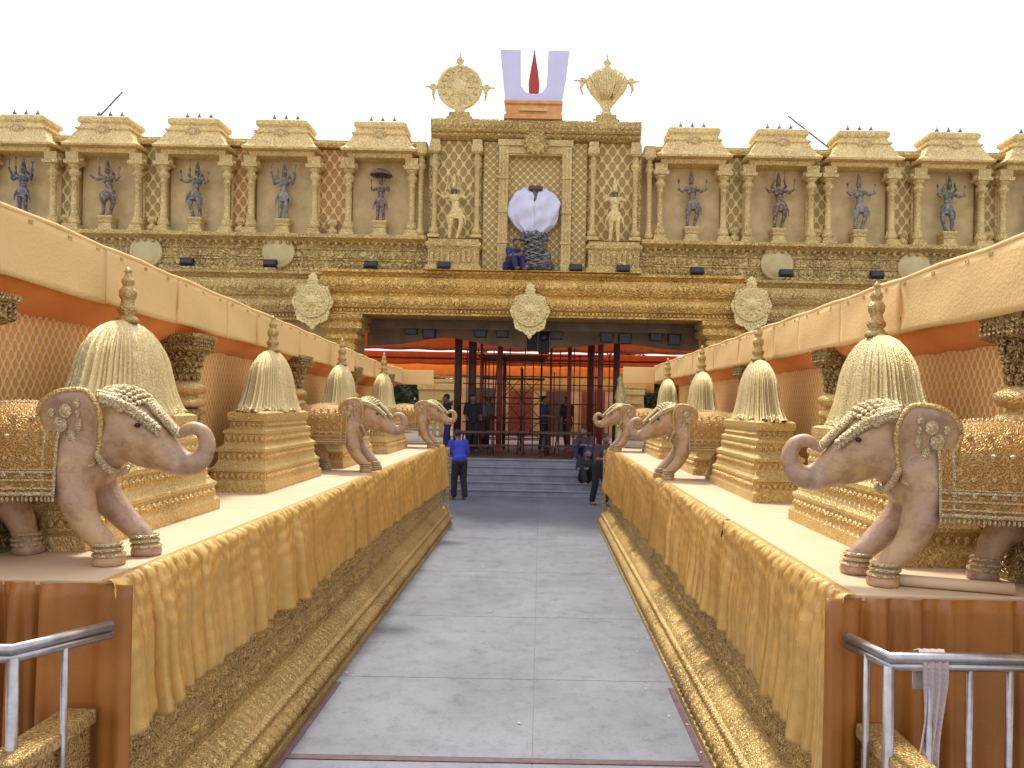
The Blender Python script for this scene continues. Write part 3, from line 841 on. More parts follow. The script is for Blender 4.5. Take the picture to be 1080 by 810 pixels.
    # anklets
    for x,y in((.445,.12),(.505,-.12),(-.285,.12),(-.085,-.12)):
        m=MB()
        for z,rr in((.05,.067),(.075,.064),(.10,.061)):
            m.tube([(x-.004*(z>.06)*2+rr*math.cos(a),y+rr*math.sin(a),z) for a in np.linspace(0,2*PI,21)],.008,6)
        m.build('anklet','orn',r)
    # necklace
    m=MB()
    for k in range(24):
        a=-1.25+2.5*k/23; m.ell((.40+.03*math.cos(a*1.2),.165*math.sin(a),.565-.14*math.cos(a)),(.014,.014,.020),7,5)
    m.build('necklace','orn',r)
    m=MB(); tap_tube(m,[(-.48,0,.60),(-.525,0,.50),(-.52,0,.38),(-.50,0,.30)],[.02,.016,.012,.016],8); m.build('tail','eleph',r)
    return r
EL=make_elephant()
L_=[(-1,-2.24,3.72,.03,1.0,'large trunk-curled elephant statue nearest the camera on the left platform'),
    (-1,-2.16,8.72,.0,1.0,'elephant statue in the middle of the left platform'),
    (-1,-2.12,13.55,0,1.0,'small-looking elephant statue at the far end of the left platform'),
    (1,2.30,3.55,-.14,1.0,'large trunk-curled elephant statue nearest the camera on the right platform'),
    (1,2.12,8.5,.0,1.0,'elephant statue in the middle of the right platform'),
    (1,2.08,13.55,0,1.0,'small-looking elephant statue at the far end of the right platform')]
for i,(sx,x,y,dr,s,lab) in enumerate(L_):
    rz=(0 if sx<0 else PI)+dr
    if sx<0: sc_=(1,-1,1)
    else: sc_=(1,1,1)
    if i==0: EL.scale=sc_; EL.location=(x,y,LZ+.001); EL.rotation_euler=(0,0,rz); EL['label']=lab
    else: dup(EL,lab,(x,y,LZ+.001),rz,sc_)
# rolled pale sheet lying under the near right elephant
m=MB().tube([(1.86,3.50,LZ+.028),(2.35,3.34,LZ+.028)],.026,14); o=m.build('rolled_sheet','mat'); tag(o,'pale rolled sheet lying under the nearest right elephant','sheet')
# ================================================================ gateway facade
YF=20.0
GW=thing('temple_gateway','wide gilded temple gateway with statue niches along its top','gateway',(0,0,0))
def zf(y): return 2.3+(427-y)*.025
# --- solid walls
m=MB()
m.bx(-17,-4.95,20.5,22.3,0,9.05); m.bx(4.95,17,20.5,22.3,0,9.05); m.bx(-4.95,4.95,20.5,22.3,4.75,9.05)
m.build('wall','niche_back',GW)
# --- coping along the wall top between roofs
m=MB()
for a,b_ in((-17,-2.9),(2.9,17)):
    m.extrude_profile([(20.9,9.05),(20.18,9.05),(20.14,9.12),(20.14,9.17),(20.20,9.2),(20.20,9.24),(20.9,9.24)],a,b_)
m.build('coping','gold_fine',GW)
# --- niche pavilions
XN=[-13.62,-11.37,-9.00,-6.68,-4.10,4.16,6.48,8.62,11.0,13.25]
XN=[-15.9]+XN+[15.6]
EX=.98
for i,x in enumerate(XN):
    nb=MB(); 
    nb.bx(x-.80,x+.80,20.42,20.498,6.66,8.95)
    niche=nb.build('niche','niche_back',GW)
    # roof: battered tiers
    T=[(EX,.0,8.84),(EX+.02,.02,8.90),(EX-.02,.0,8.92),(EX-.10,-.05,8.99),(EX-.17,-.09,9.10),(EX-.26,-.16,9.26),(EX-.30,-.18,9.30),(EX-.24,-.15,9.32),(EX-.24,-.15,9.37),(EX-.33,-.2,9.40),(EX-.36,-.22,9.48),(EX-.32,-.2,9.50),(EX-.29,-.18,9.54),(EX-.29,-.18,9.62),(EX-.33,-.2,9.67),(EX-.40,-.24,9.69)]
    m=MB().stack([(a,.58+b_,z-8.84) for a,b_,z in T],(x,20.32,8.84))
    m.stack([(EX-.16,.40,-.12),(EX-.12,.44,-.06),(EX-.12,.44,0)],(x,20.36,8.84))
    rf=m.build('roof','gold_roof',niche,bevel=.012)
    m=MB()
    m.lathe([(.0,0),(.17,.01),(.19,.04),(.13,.07),(.10,.05),(.06,.09),(.001,.11)],(0,0,0),20)
    k_=m.build('gable_medallion','gold_column',niche); k_.location=(x,19.93,9.27); k_.rotation_euler=(PI/2,0,0)
    for q in(-.31,0,.31):
        m=MB().lathe([(.05,0),(.055,.03),(.03,.06),(.045,.10),(.05,.13),(.02,.17),(.012,.21),(.001,.26)],(x+q,20.25,9.69),10)
        m.build('finial','st_grey',niche)
    for s in(-1,1):
        cx=x+s*.84
        m=MB()
        m.stack([(.19,.17,0),(.19,.17,.07),(.15,.14,.09),(.16,.15,.14),(.12,.12,.17)],(cx,20.12,6.68))
        m.lathe([(.12,.16),(.15,.22),(.155,.27),(.11,.34),(.085,.38),(.10,.41),(.085,.44),(.082,.9),(.078,1.30),(.10,1.32),(.10,1.35),(.08,1.37),(.085,1.42),(.13,1.47),(.15,1.53),(.13,1.59),(.09,1.62),(.10,1.66),(.155,1.70),(.17,1.73)],(cx,20.12,6.68),18)
        m.stack([(.13,.13,1.73),(.20,.18,1.76),(.21,.19,1.84),(.16,.15,1.87),(.17,.16,2.05)],(cx,20.12,6.68))
        # bracket volutes
        m.ell((cx-.17,20.10,8.54),(.07,.06,.07),8,6); m.ell((cx+.17,20.10,8.54),(.07,.06,.07),8,6)
        for k in range(8):
            a=2*PI*k/8; m.ell((cx+.10*math.cos(a),20.12+.10*math.sin(a),7.0),(.035,.035,.07),6,4)
        m.build('column','gold_column',niche)
# --- lattice panels between pavilions
for i in range(len(XN)-1):
    a=XN[i]+1.04; b_=XN[i+1]-1.04
    if XN[i]<0<XN[i+1]: continue
    if b_-a<.1: c=(a+b_)/2; a,b_=c-.12,c+.12
    MB().bx(a-.14,b_+.14,20.36,20.497,6.66,9.03).build('lattice_panel','jali_or' if i in(3,4,) else 'jali',GW)
    m=MB()
    for x in(a-.15,b_+.15): m.bx(x-.03,x+.03,20.33,20.498,6.66,9.03)
    # pot at the foot of the panel
    m.build('panel_border','gold_column',GW)
    m=MB(); m.lathe([(.07,0),(.13,.04),(.16,.12),(.12,.2),(.06,.24),(.10,.28),(.12,.3)],((a+b_)/2,20.24,6.68),14)
    for k in range(7):
        t=-.9+.3*k; m.ell(((a+b_)/2+.13*math.sin(t),20.22,7.0+.06*math.cos(t)+.03*(k%2)),(.035,.03,.07),6,4)
    m.build('foliage_pot','gold_column',GW)
# --- ledge, frieze band and lower mouldings of the wings
for a,b_ in((-17,-2.82),(2.82,17)):
    m=MB().extrude_profile([(20.5,6.68),(19.86,6.68),(19.84,6.66),(19.84,6.58),(19.90,6.55),(19.97,6.52),(20.02,6.48),(20.5,6.48)],a,b_)
    for i in range(150):
        x=-15.5+.21*i
        if a<x<b_: m.ell((x,19.96,6.45),(.05,.04,.05),6,4)
    m.build('ledge','gold_fine',GW)
    m=MB().bx(a,b_,20.10,20.498,5.74,6.478)
    for z in(6.30,6.02):
        m.bx(a,b_,20.06,20.099,z,z+.035)
    x=a+.3
    rs=random.Random(int(a)+50)
    while x<b_-.3:
        # raised panel with loose relief figures
        m.box((x+.55,20.085,6.17),(.95,.03,.17))
        for k in range(7): m.ell((x+.14+.137*k,20.07,6.17+.02*math.sin(k*2)),(.045,.03,.05+.02*rs.random()),6,5)
        for k in range(9): m.ell((x+.07+.12*k,20.085,5.88+.02*rs.random()),(.05,.03,.06),6,5)
        x+=1.25
    m.build('frieze','gold_wall',GW)
# small row of figures below the niches
# --- round bosses on the frieze
for px,py in((61,262),(153,265),(293,265),(820,278),(965,282),(1055,286)):
    p=W(px,py,20.0)
    if px in(61,1055): continue
    m=MB().lathe([(.40,0),(.435,.02),(.435,.06),(.39,.09),(.36,.08),(.34,.10),(.2,.125),(.001,.135)],n=36)
    o=m.build('round_boss','boss',GW); o.location=(p.x,20.09,p.z); o.rotation_euler=(PI/2,0,0)
# --- main cornice : wings then bright projecting centre
def cornice(a,b_,y,zt,zb,name,mat,s=1):
    H=zt-zb
    pr=[(0,1),(-.06,1),(-.08,.985),(-.08,.94),(-.04,.925),(.0,.90),(.03,.86),(-.02,.84),(-.10,.82),(-.15,.76),(-.165,.66),(-.15,.57),(-.10,.50),(-.05,.47),(-.05,.44),(-.10,.42),(-.17,.38),(-.20,.30),(-.20,.22),(-.16,.15),(-.10,.12),(-.10,.05),(-.13,.04),(-.13,0),(.6,0)]
    prof=[(21.4,zt)]+[(y+q[0]*s*1.3,zb+H*q[1]) for q in pr]
    m=MB().extrude_profile(prof,a,b_,1)
    # dentils / beads along two bands
    x=a+.06
    while x<b_-.05:
        m.box((x,y-.135*1.3*s*1.0,zb+H*.085),(.05,.05,H*.05)); x+=.10
    x=a+.15
    while x<b_-.1:
        m.ell((x,y-.165*1.3*s,zb+H*.66),(.085,.04,H*.075),8,5)
        m.ell((x+.15,y-.155*1.3*s,zb+H*.64),(.04,.03,H*.05),6,4)
        m.ell((x,y-.20*1.3*s,zb+H*.27),(.045,.03,H*.06),6,4); m.ell((x+.10,y-.20*1.3*s,zb+H*.27),(.03,.025,H*.045),6,4); m.ell((x+.2,y-.20*1.3*s,zb+H*.27),(.045,.03,H*.06),6,4)
        x+=.30
    return m.build(name,mat,GW)
cornice(-17,-5.52,20.1,5.72,4.42,'wing_cornice','gold_fine'); cornice(5.52,17,20.1,5.72,4.42,'wing_cornice','gold_fine')
cornice(-5.5,5.5,19.75,5.735,4.56,'main_cornice','gold_bright')
# pillar capitals under the cornice and gate piers
for x in(-4.95,4.95):
    m=MB().stack([(.30,.3,0),(.30,.3,.06),(.34,.34,.10),(.34,.34,.22),(.28,.28,.26),(.34,.34,.34),(.42,.4,.38),(.42,.4,.48),(.36,.34,.52),(.46,.44,.60),(.54,.5,.64),(.54,.5,.78),(.48,.44,.82),(.56,.54,.90),(.56,.54,1.0)],(x,20.1,3.55))
    m.build('capital','gold_bright',GW,bevel=.01)
    MB().bx(x-.27,x+.27,19.85,20.4,.0,3.55).build('gate_pier','gold_fine',GW)
# --- hanging lobed shields
for px,py,s in((330,318,1.0),(559,328,.97),(792,322,1.0)):
    p=W(px,py,19.4)
    n=72; out=[]
    for k in range(n):
        a=2*PI*k/n
        rr=.50*(1+.055*math.cos(8*a)+.02*math.cos(24*a)); x=rr*math.sin(a); z=rr*math.cos(a)
        if z<0: z*=1.16+.12*max(0,math.cos(a+PI))
        out.append((x,z))
    m=MB()
    for (k0,yy0,k1,yy1) in((1,0,1,-.05),):
        m.prism([(x,z) for x,z in reversed(out)],-.05,.04)
    m.lathe([(.43,0),(.44,.03),(.40,.05),(.36,.03),(.33,.06),(.30,.04),(.16,.06),(.12,.10),(.05,.13),(.001,.14)],n=30)
    # lathe is along z -> rotate its points
    base=len(m.v)-30*10
    for q in range(base,len(m.v)):
        x,y,z=m.v[q]; m.v[q]=(x,-.04-z,y)
    for k in range(26):
        a=2*PI*k/26; m.ell((.47*math.sin(a),-.055,.47*math.cos(a)*(1.1 if math.cos(a)<0 else 1)),(.028,.02,.028),6,4)
    for k in range(12):
        a=2*PI*k/12; m.ell((.235*math.sin(a),-.095,.235*math.cos(a)),(.035,.02,.05),6,4,Matrix.Rotation(a,3,'Y'))
    # crown on top and drop below
    m.stack([(.11,.05,.48),(.14,.06,.55),(.09,.05,.60),(.12,.05,.64),(.02,.02,.74)])
    m.stack([(.02,.02,-.74),(.06,.04,-.68),(.05,.04,-.62),(.12,.05,-.57)])
    o=m.build('hanging_shield','emblem',GW); o.location=(p.x,19.40,p.z); o.scale=(s,1,s)
# --- central block
CB=MB()
CB.bx(-2.8,2.8,20.06,22.2,5.74,9.22); CB.build('central_block','gold_wall',GW)
m=MB().extrude_profile([(22.4,9.70),(19.70,9.70),(19.68,9.66),(19.68,9.42),(19.72,9.38),(19.78,9.36),(19.78,9.28),(19.86,9.24),(19.95,9.22),(22.4,9.22)],-2.74,2.74)
x=-2.66
while x<2.7:
    m.ell((x,19.675,9.52),(.06,.03,.07),7,5); m.box((x+.0,19.77,9.32),(.06,.05,.05)); x+=.14
m.build('top_slab','gold_fine',GW)
# side bays: lattice back, columns, pedestal
for s in(-1,1):
    MB().bx(*sorted((s*1.42,s*2.62)),20.0,20.055,6.66,9.215).build('lattice_panel','jali',GW)
    MB().bx(*sorted((s*.98,s*1.36)),19.98,20.054,5.76,9.20).build('lattice_strip','jali_fine',GW)
    for cx in(1.52,2.62,3.02):
        if cx==3.02: zc=.92
        m=MB()
        yb=19.86 if cx<3 else 20.1
        m.stack([(.15,.14,0),(.15,.14,.07),(.11,.11,.1)],(s*cx,yb,6.62))
        m.lathe([(.10,.1),(.13,.16),(.13,.22),(.08,.30),(.09,.34),(.07,.38),(.07,1.75),(.09,1.78),(.07,1.82),(.12,1.9),(.13,1.96),(.08,2.02),(.12,2.08),(.07,2.12),(.08,2.2)],(s*cx,yb,6.62),16)
        m.stack([(.09,.09,2.2),(.15,.13,2.25),(.15,.13,2.38),(.12,.12,2.42),(.12,.12,2.56)],(s*cx,yb,6.62))
        m.build('column','gold_column',GW)
    m=MB().stack([(.72,.30,0),(.72,.30,.10),(.66,.26,.14),(.66,.26,.56),(.72,.30,.62),(.72,.30,.70),(.66,.26,.74),(.66,.26,.80)],(s*2.08,19.86,5.75))
    for k in range(9): m.bx(s*2.08-.60+.138*k,s*2.08-.60+.138*k+.09,19.575,19.60,5.95,6.25)
    m.build('statue_plinth','gold_fine',GW,bevel=.008)
    # door-like frame posts
    m=MB().bx(*sorted((s*.70,s*.96)),19.80,20.05,5.76,9.05)
    for q,zz in((.74,.02),(.83,.03),(.92,.02)): m.bx(*sorted((s*(q-.018),s*(q+.018))),19.78,19.797,5.8,9.0)
    for z in(6.5,7.3,8.2): m.bx(*sorted((s*.68,s*.98)),19.765,19.799,z,z+.05)
    m.build('frame_post','gold_column',GW)
m=MB().bx(-.98,.98,19.78,20.05,9.055,9.215); m.bx(-.70,.70,19.83,20.05,8.82,9.05); m.bx(-.70,.70,19.80,19.828,8.86,8.90)
m.build('frame_lintel','gold_column',GW)
MB().bx(-.698,.698,20.02,20.058,5.76,8.818).build('lattice_panel','jali_fine',GW)
m=MB().lathe([(.28,0),(.31,.03),(.22,.08),(.18,.05),(.1,.10),(.001,.12)],n=20)
for k in range(14):
    a=PI*2*k/14; m.ell((.30*math.cos(a),.30*math.sin(a),.04),(.05,.05,.04),6,4)
o=m.build('crest_medallion','gold_fine',GW); o.location=(0,19.74,9.12); o.rotation_euler=(PI/2,0,0)
MB().bx(-2.8,2.8,19.52,20.05,5.737,5.752).build('central_ledge','gold_bright',GW)
# small plinths on the flat roof + thin string
for px in(485,639):
    p=W(px,125,19.9); 
    MB().stack([(.34,.2,0),(.34,.2,.07),(.27,.18,.09),(.27,.18,.19),(.22,.16,.21)],(p.x,19.95,9.701)).build('emblem_base','gold_fine',GW)
# ================================================================ emblems on the roof
YE=19.95
def flame(m,c,s,ang):
    R=Matrix.Rotation(ang,3,'Y')
    for (x,z,a,b_) in((0,.06,.07,.06),(0,.16,.055,.09),(-.06,.12,.04,.07),(.06,.12,.04,.07),(0,.28,.022,.08)):
        q=R@Vector((x*s,0,z*s)); m.ell(Vector(c)+q,(a*s,.035,b_*s),8,6,R)
p=W(485,92,YE)
r=thing('discus_emblem','round gold discus emblem with flame tongues on the left of the gateway roof','emblem',(p.x,YE,p.z))
m=MB().lathe([(.50,-.05),(.58,-.04),(.60,0),(.58,.04),(.52,.06),(.49,.03),(.40,.02),(.37,.05),(.33,.02),(.22,.03),(.19,.07),(.10,.09),(.001,.10)],n=40)
m.v=[(x,-z,y) for x,y,z in m.v]
for k in range(16):
    a=2*PI*k/16; m.ell((.445*math.sin(a),-.04,.445*math.cos(a)),(.045,.02,.045),7,5)
for k in range(8):
    a=2*PI*k/8; m.ell((.27*math.sin(a),-.04,.27*math.cos(a)),(.03,.02,.06),7,5,Matrix.Rotation(a,3,'Y'))
m.build('disc','emblem',r)
for a in(0,PI/2,-PI/2):
    mm=MB(); flame(mm,(.58*math.sin(a),0,.58*math.cos(a)),1.0,a); mm.build('flame_tongue','emblem',r)
for s in(-1,1): MB().tube([(s*.66,0,-.02),(s*.70,0,-.2),(s*.66,0,-.36)],[.06,.04,.015],8).build('ribbon','emblem',r)
MB().stack([(.10,.08,-.76),(.14,.1,-.72),(.10,.07,-.66),(.16,.08,-.55)]).build('stem','emblem',r)
p=W(640,92,YE)
r=thing('conch_emblem','gold conch emblem tapering downwards on the right of the gateway roof','emblem',(p.x,YE,p.z))
m=MB(); out=[]
for k in range(60):
    a=2*PI*k/60; x=.56*math.sin(a); z=.42*math.cos(a)+.12
    if z<.1: 
        t=(.1-z)/.40; z=.1-t*.72; x=.56*math.sin(a)*(1-.25*t) if t<.5 else math.copysign(max(.07,abs(x)*.9),x)
    out.append((x,z))
# smooth conch body from stacked ellipses
m=MB(); vs=[];n=28
prof=[(.02,.54),(.18,.52),(.36,.44),(.50,.30),(.56,.14),(.53,-.02),(.43,-.18),(.31,-.32),(.20,-.45),(.12,-.57),(.08,-.68)]
m.lathe(prof,n=n,sy=.22)
for k in range(-3,4): m.tube([(.15*k,-.125*math.sqrt(max(.05,1-(.15*k/.6)**2)),.46-.02*k*k),(.12*k,-.13,.1),(.05*k,-.08,-.35)],.022,6)
m.build('conch_body','emblem',r)
for a,c in((0,(0,0,.52)),(PI/2,(.52,0,.16)),(-PI/2,(-.52,0,.16))):
    mm=MB(); flame(mm,c,1.0,a); mm.build('flame_tongue','emblem',r)
for s in(-1,1): MB().tube([(s*.64,0,.12),(s*.68,0,-.05),(s*.62,0,-.22)],[.06,.04,.015],8).build('ribbon','emblem',r)
MB().stack([(.10,.08,-.76),(.14,.1,-.72),(.10,.07,-.66)]).build('stem','emblem',r)
# tilak shaped sign
p=W(563,100,YE)
r=thing('forehead_mark_sign','white U shaped sign with a red flame in its middle on top of the gateway','sign',(p.x,YE,9.70))
m=MB().stack([(.76,.32,0),(.76,.32,.12),(.70,.28,.16),(.70,.28,.36),(.76,.32,.40),(.76,.32,.48)])
m.build('base_box','copper',r,bevel=.01)
m=MB(); m.bx(-.38,.36,-.34,-.321,.20,.27); m.build('base_strip','gold_rope',r)
L0=[(-.74,.49),(-.82,1.15),(-.90,1.90),(-.36,1.90),(-.345,1.2),(-.33,.95),(-.22,.80),(0,.74),(.22,.80),(.33,.95),(.345,1.2),(.36,1.90),(.92,1.90),(.84,1.15),(.74,.49)]
m=MB().prism(L0,-.05,.05); m.build('white_mark','white',r)
m=MB(); m.prism([(-.13,.80),(-.145,1.0),(-.10,1.35),(-.045,1.65),(0,1.95),(.045,1.65),(.10,1.35),(.145,1.0),(.13,.80)],-.07,.07); m.build('flame','red',r)
# string of thin wire between emblems
for a,b_ in((500,531),(593,628)):
    q0=W(a,118,YE); q1=W(b_,120,YE)
# rods on the roof line
for (a,b_,lab) in(((97,122),(129,97),'thin bare rod slanting up to the right above the left roofs'),((882,153),(831,122),'thin bare rod slanting up to the left above the right roofs')):
    q0=W(a[0],a[1]+9,20.6); q1=W(b_[0],b_[1],20.6)
    o=MB().tube([q0,q1],.022,8).build('slanting_rod','st_grey'); tag(o,lab,'rod')
# ================================================================ floodlights on the ledges
def make_flood():
    r=thing('floodlight','x','floodlight',(0,0,0),0,'black floodlights')
    MB().box((0,0,.10),(.34,.10,.17),0,-.35).build('housing','black',r,bevel=.01)
    MB().box((0,-.052,.115),(.29,.01,.13),0,-.35).build('lens','glass_dark',r)
    m=MB().tube([(-.19,.02,.11),(-.19,.02,.0),(.19,.02,.0),(.19,.02,.11)],.012,6); m.build('bracket','black',r)
    return r
fl=make_flood(); first=True
FLs=[(197,283,19.62,'on the ledge below the second round boss from the left'),(285,282,19.62,'on the ledge under the round boss left of the central bay'),(391,283,19.62,'on the ledge left of the central bay'),(468,288,19.55,'on the ledge below the left guardian statue'),(607,289,19.55,'on the ledge right of the wrapped statue'),(657,290,19.55,'on the ledge below the right guardian statue'),(735,289,19.62,'on the ledge right of the central bay'),(829,292,19.62,'on the ledge under the right round boss'),(925,293,19.62,'on the ledge between the two right round bosses')]
for px,py,D,lab in FLs:
    q=W(px,py,D); loc=(q.x,D,5.75 if abs(q.x)<5.7 else 5.735); lab='black floodlight '+lab
    if first: fl.location=loc; fl['label']=lab; first=False
    else: dup(fl,lab,loc)
# ================================================================ figures
def limb(m,pts,rad,n=10):
    for i in range(len(pts)-1):
        m.tube([pts[i],pts[i+1]],[rad[i],rad[i+1]],n)
    for p,r_ in zip(pts,rad): m.ell(p,(r_,)*3,n,7)
def hand(m,c,d,s=1,sp=None):
    """palm + five fingers + thumb"""
    c=Vector(c); d=Vector(d).normalized(); side=d.cross(Vector((0,1,0)))
    if side.length<.1: side=d.cross(Vector((1,0,0)))
    side.normalize(); nrm=d.cross(side)
    m.ell(c+d*.045*s,(.034*s,.020*s,.045*s),8,6,Matrix((side,nrm,d)).transposed())
    for k,(o,l) in enumerate(((-.027,.06),(-.009,.07),(.009,.066),(.027,.052))):
        a=c+d*.08*s+side*o*s; b_=a+d*l*.55*s; e=b_+(d*.7+nrm*.5)*l*.5*s
        m.tube([a,b_,e],[.009*s,.008*s,.006*s],6)
    a=c+d*.025*s+side*-.03*s; m.tube([a,a+(d*.6-side*.8)*.035*s,a+(d*.9-side*.9)*.055*s],[.011*s,.010*s,.008*s],6)
def deity(seed,arms,pose,umbrella=False,voxel=.013):
    """temple statue ~1.25 m, faces -Y, stands at z=0"""
    rs=random.Random(seed); m=MB(); sw=.05*pose
    H=.80; hip=(sw,0,.60)
    for s in(-1,1):
        kx=s*.075+sw*.8+(.05*s if pose else 0)
        fx=s*.09-(sw*.3)
        limb(m,[(hip[0]+s*.065,0,.58),(kx,-.03,.32),(fx,.0,.05)],[.085,.058,.040])
        m.ell((fx,-.05,.025),(.04,.085,.028),8,6)
    m.ell((sw,0,.60),(.135,.095,.10),12,8)
    m.ell((sw*.5,0,.73),(.095,.075,.12),12,8)
    m.ell((0,0,.87),(.135,.085,.11),12,8)
    limb(m,[(0,0,.95),(-.3*sw,0,1.02)],[.045,.04])
    m.ell((-.3*sw,-.005,1.09),(.065,.072,.085),12,8)
    m.ell((-.3*sw,-.08,1.08),(.015,.02,.018),6,5)
    # tiered crown
    for z,r_ in((1.15,.075),(1.20,.062),(1.25,.052),(1.30,.038),(1.35,.022)): m.ell((-.3*sw,0,z),(r_,r_,.035),10,6)
    # skirt folds + sash
    m.lathe([(.145,0),(.15,.08),(.125,.18),(.12,.22)],(sw,0,.42),18,1,.75,.08,9)
    limb(m,[(sw+.10,-.05,.6),(sw+.20,-.05,.45),(sw+.22,-.03,.30)],[.03,.025,.012])
    limb(m,[(sw-.10,-.05,.6),(sw-.19,-.05,.47),(sw-.22,-.03,.34)],[.03,.025,.012])
    # halo of arms
    n=arms//2
    for s in(-1,1):
        for k in range(n):
            t=k/max(1,n-1) if n>1 else 0
            a=math.radians(-35+105*t+rs.uniform(-10,10))
            e=Vector((s*(.135+.14*math.cos(a)),-.05,.91+.10*math.sin(a)))
            w=e+Vector((s*.13*math.cos(a+.9*(1 if k or pose else -1)),-.08,.16*math.sin(a+.9)))
            limb(m,[(s*.13,0,.93),e,w],[.045,.034,.024],8)
            m.ell(w,(.032,.03,.035),8,6)
            if rs.random()<.8:
                d=(w-e).normalized(); m.tube([w-d*.05,w+Vector((0,0,.20))],[.012,.012],6); m.ell(w+Vector((0,0,.2)),(.035,.02,.05),8,6)
    me=blob(m,voxel,0,'body')
    return me
DE=[deity(1,6,0),deity(2,4,1),deity(3,2,1),deity(4,4,-1),deity(5,2,0)]
def statue(x,me,mat,label,base=True,extra=None,z=6.68,y=20.2,sc_=1.0):
    r=thing('niche_statue',label,'statue',(x,y,z),0,'painted statues in the niches')
    if base:
        MB().stack([(.22,.18,0),(.22,.18,.06),(.17,.14,.09),(.16,.13,.22),(.19,.16,.25),(.16,.13,.29),(.20,.17,.36),(.20,.17,.42)]).build('statue_base','gold_column',r,bevel=.006)
    b=bpy.data.objects.new('body',me.copy()); COL.objects.link(b); b.parent=r; b.location=(0,-.02,.42 if base else 0); b.scale=(sc_*1.0,sc_*1.05,sc_*1.10)
    b.data.materials.clear(); b.data.materials.append(M[mat])
    if extra=='umbrella':
        m=MB().lathe([(.02,1.52),(.12,1.50),(.24,1.42),(.30,1.34),(.285,1.33),(.14,1.44),(.0,1.47)],n=18); m.tube([(.20,-.05,.95),(.06,0,1.46)],.012,6)
        u=m.build('parasol',mat,r); u.location=(0,-.02,.30)
    if extra=='dome':
        m=MB().ell((0,-.16,.52),(.13,.08,.16),12,8); u=m.build('shield',mat,r); u.location=(0,-.02,.38)
    return r
statue(XN[1],DE[0],'st_blue','blue violet statue with many raised arms in the leftmost niche',sc_=.98)
statue(XN[2],DE[1],'st_mauve','mauve and silver statue with a domed shield in the second niche from the left',extra='dome')
statue(XN[3],DE[3],'st_grey','dark grey statue holding staffs in the third niche from the left')
statue(XN[4],DE[0],'st_silver','silver grey many armed statue in the fourth niche from the left')
statue(XN[5],DE[4],'st_purple','purple statue under a parasol in the niche left of the central bay',extra='umbrella',sc_=.86)
statue(XN[6],DE[2],'st_mauve','slim dull pink statue in the niche right of the central bay')
statue(XN[7],DE[1],'st_brown','broad brown statue in the second niche from the central bay on the right',sc_=1.0)
statue(XN[8],DE[2],'st_silver','pinkish silver swaying statue in the third niche right of the central bay')
statue(XN[9],DE[3],'st_grey','green grey many armed statue in the fourth niche right of the central bay')
statue(XN[10],DE[4],'st_brown','brown statue in the niche at the right edge of the photo')
for s,x,w in((-1,-2.08,'left'),(1,2.08,'right')):
    r=statue(x,DE[1] if s<0 else DE[4],'st_gold','gilded guardian statue with a black head on the %s plinth of the central bay'%w,base=False,z=6.555,y=19.74,sc_=1.12)
    r['group']='gilded guardians beside the central bay'
    m=MB().ell((-.02 if s<0 else 0,-.03,1.24),(.085,.09,.105),12,8); m.build('black_head','st_dark',r)
# --- wrapped statue in the centre bay
p=W(563,292,19.75)
r=thing('wrapped_statue','dark carved statue in the central bay with white cloth wrapped over its top','statue',(0,19.76,5.753))
m=MB()
m.ell((.06,0,.16),(.50,.22,.20),16,10); m.ell((.04,0,.40),(.42,.20,.22),16,10); m.ell((.30,-.1,.3),(.14,.14,.3),12,8)
m.ell((.0,0,.62),(.27,.18,.28),16,10); m.ell((0,0,.92),(.25,.17,.26),16,10)
for s in(-1,1):
    limb(m,[(s*.20,0,1.1),(s*.32,-.06,.85),(s*.18,-.2,.78)],[.08,.07,.05]); limb(m,[(s*.15,0,.45),(s*.36,-.12,.40),(s*.22,-.18,.10)],[.13,.10,.07])
m.ell((0,0,1.35),(.2,.15,.3),14,8)
limb(m,[(0,-.02,1.6),(0,-.02,2.05)],[.14,.10])
obj('body',blob(m,.025,1),'st_dark',r)
m=MB()
for k in range(40):
    a=k*2.4; t=k/40; m.tube([(.30*math.sin(a)*(1-.2*t),-.20-.02*math.cos(a),.1+.9*t),(.22*math.sin(a+1),-.24,.16+.9*t),(.14*math.sin(a+2),-.21,.12+.9*t)],[.016,.02,.012],6)
m.build('relief_strands','st_silver',r)
m=MB().stack([(.16,.10,0),(.19,.13,.05),(.18,.12,.12),(.12,.1,.15)],(.02,0,2.08)); m.build('crown','dark_wood',r)
m=MB(); rs=np.random.RandomState(3)
nx,nz=64,30; vs=[];
P=np.zeros((nx,nz,3))
for i in range(nx):
    a=2*PI*i/(nx-1)
    for k in range(nz):
        t=k/(nz-1)
        w=np.interp(t,[0,.12,.3,.55,.75,.9,1],[.16,.52,.66,.66,.54,.34,.28]); d=np.interp(t,[0,.3,.6,1],[.12,.20,.20,.17])
        z=2.06-t*1.08
        notch=.07*math.exp(-((math.sin(a-PI/2))/.0+0)**2) if False else 0
        w*=1+.05*math.sin(a*5+t*4+.7)*(.3+t)+.03*math.sin(t*13+a*3); 
        # two drooping lobes
        lob=.16*abs(math.sin(a))*max(0,1-1.6*t)
        P[i,k]=(w*math.sin(a)+.0,-d*math.cos(a)+.035*math.sin(a*9+t*6)*(.3+t)+.02*math.sin(t*16+a*4),z+lob-.10*max(0,math.cos(a))*(1-t)-.05*abs(math.cos(a))*t+.03*math.sin(a*6+1)*t+.02*math.sin(a*11))
o=MB().grid(P).build('cloth_wrap','cloth_white',r); md=o.modifiers.new('s','SOLIDIFY'); md.thickness=.008
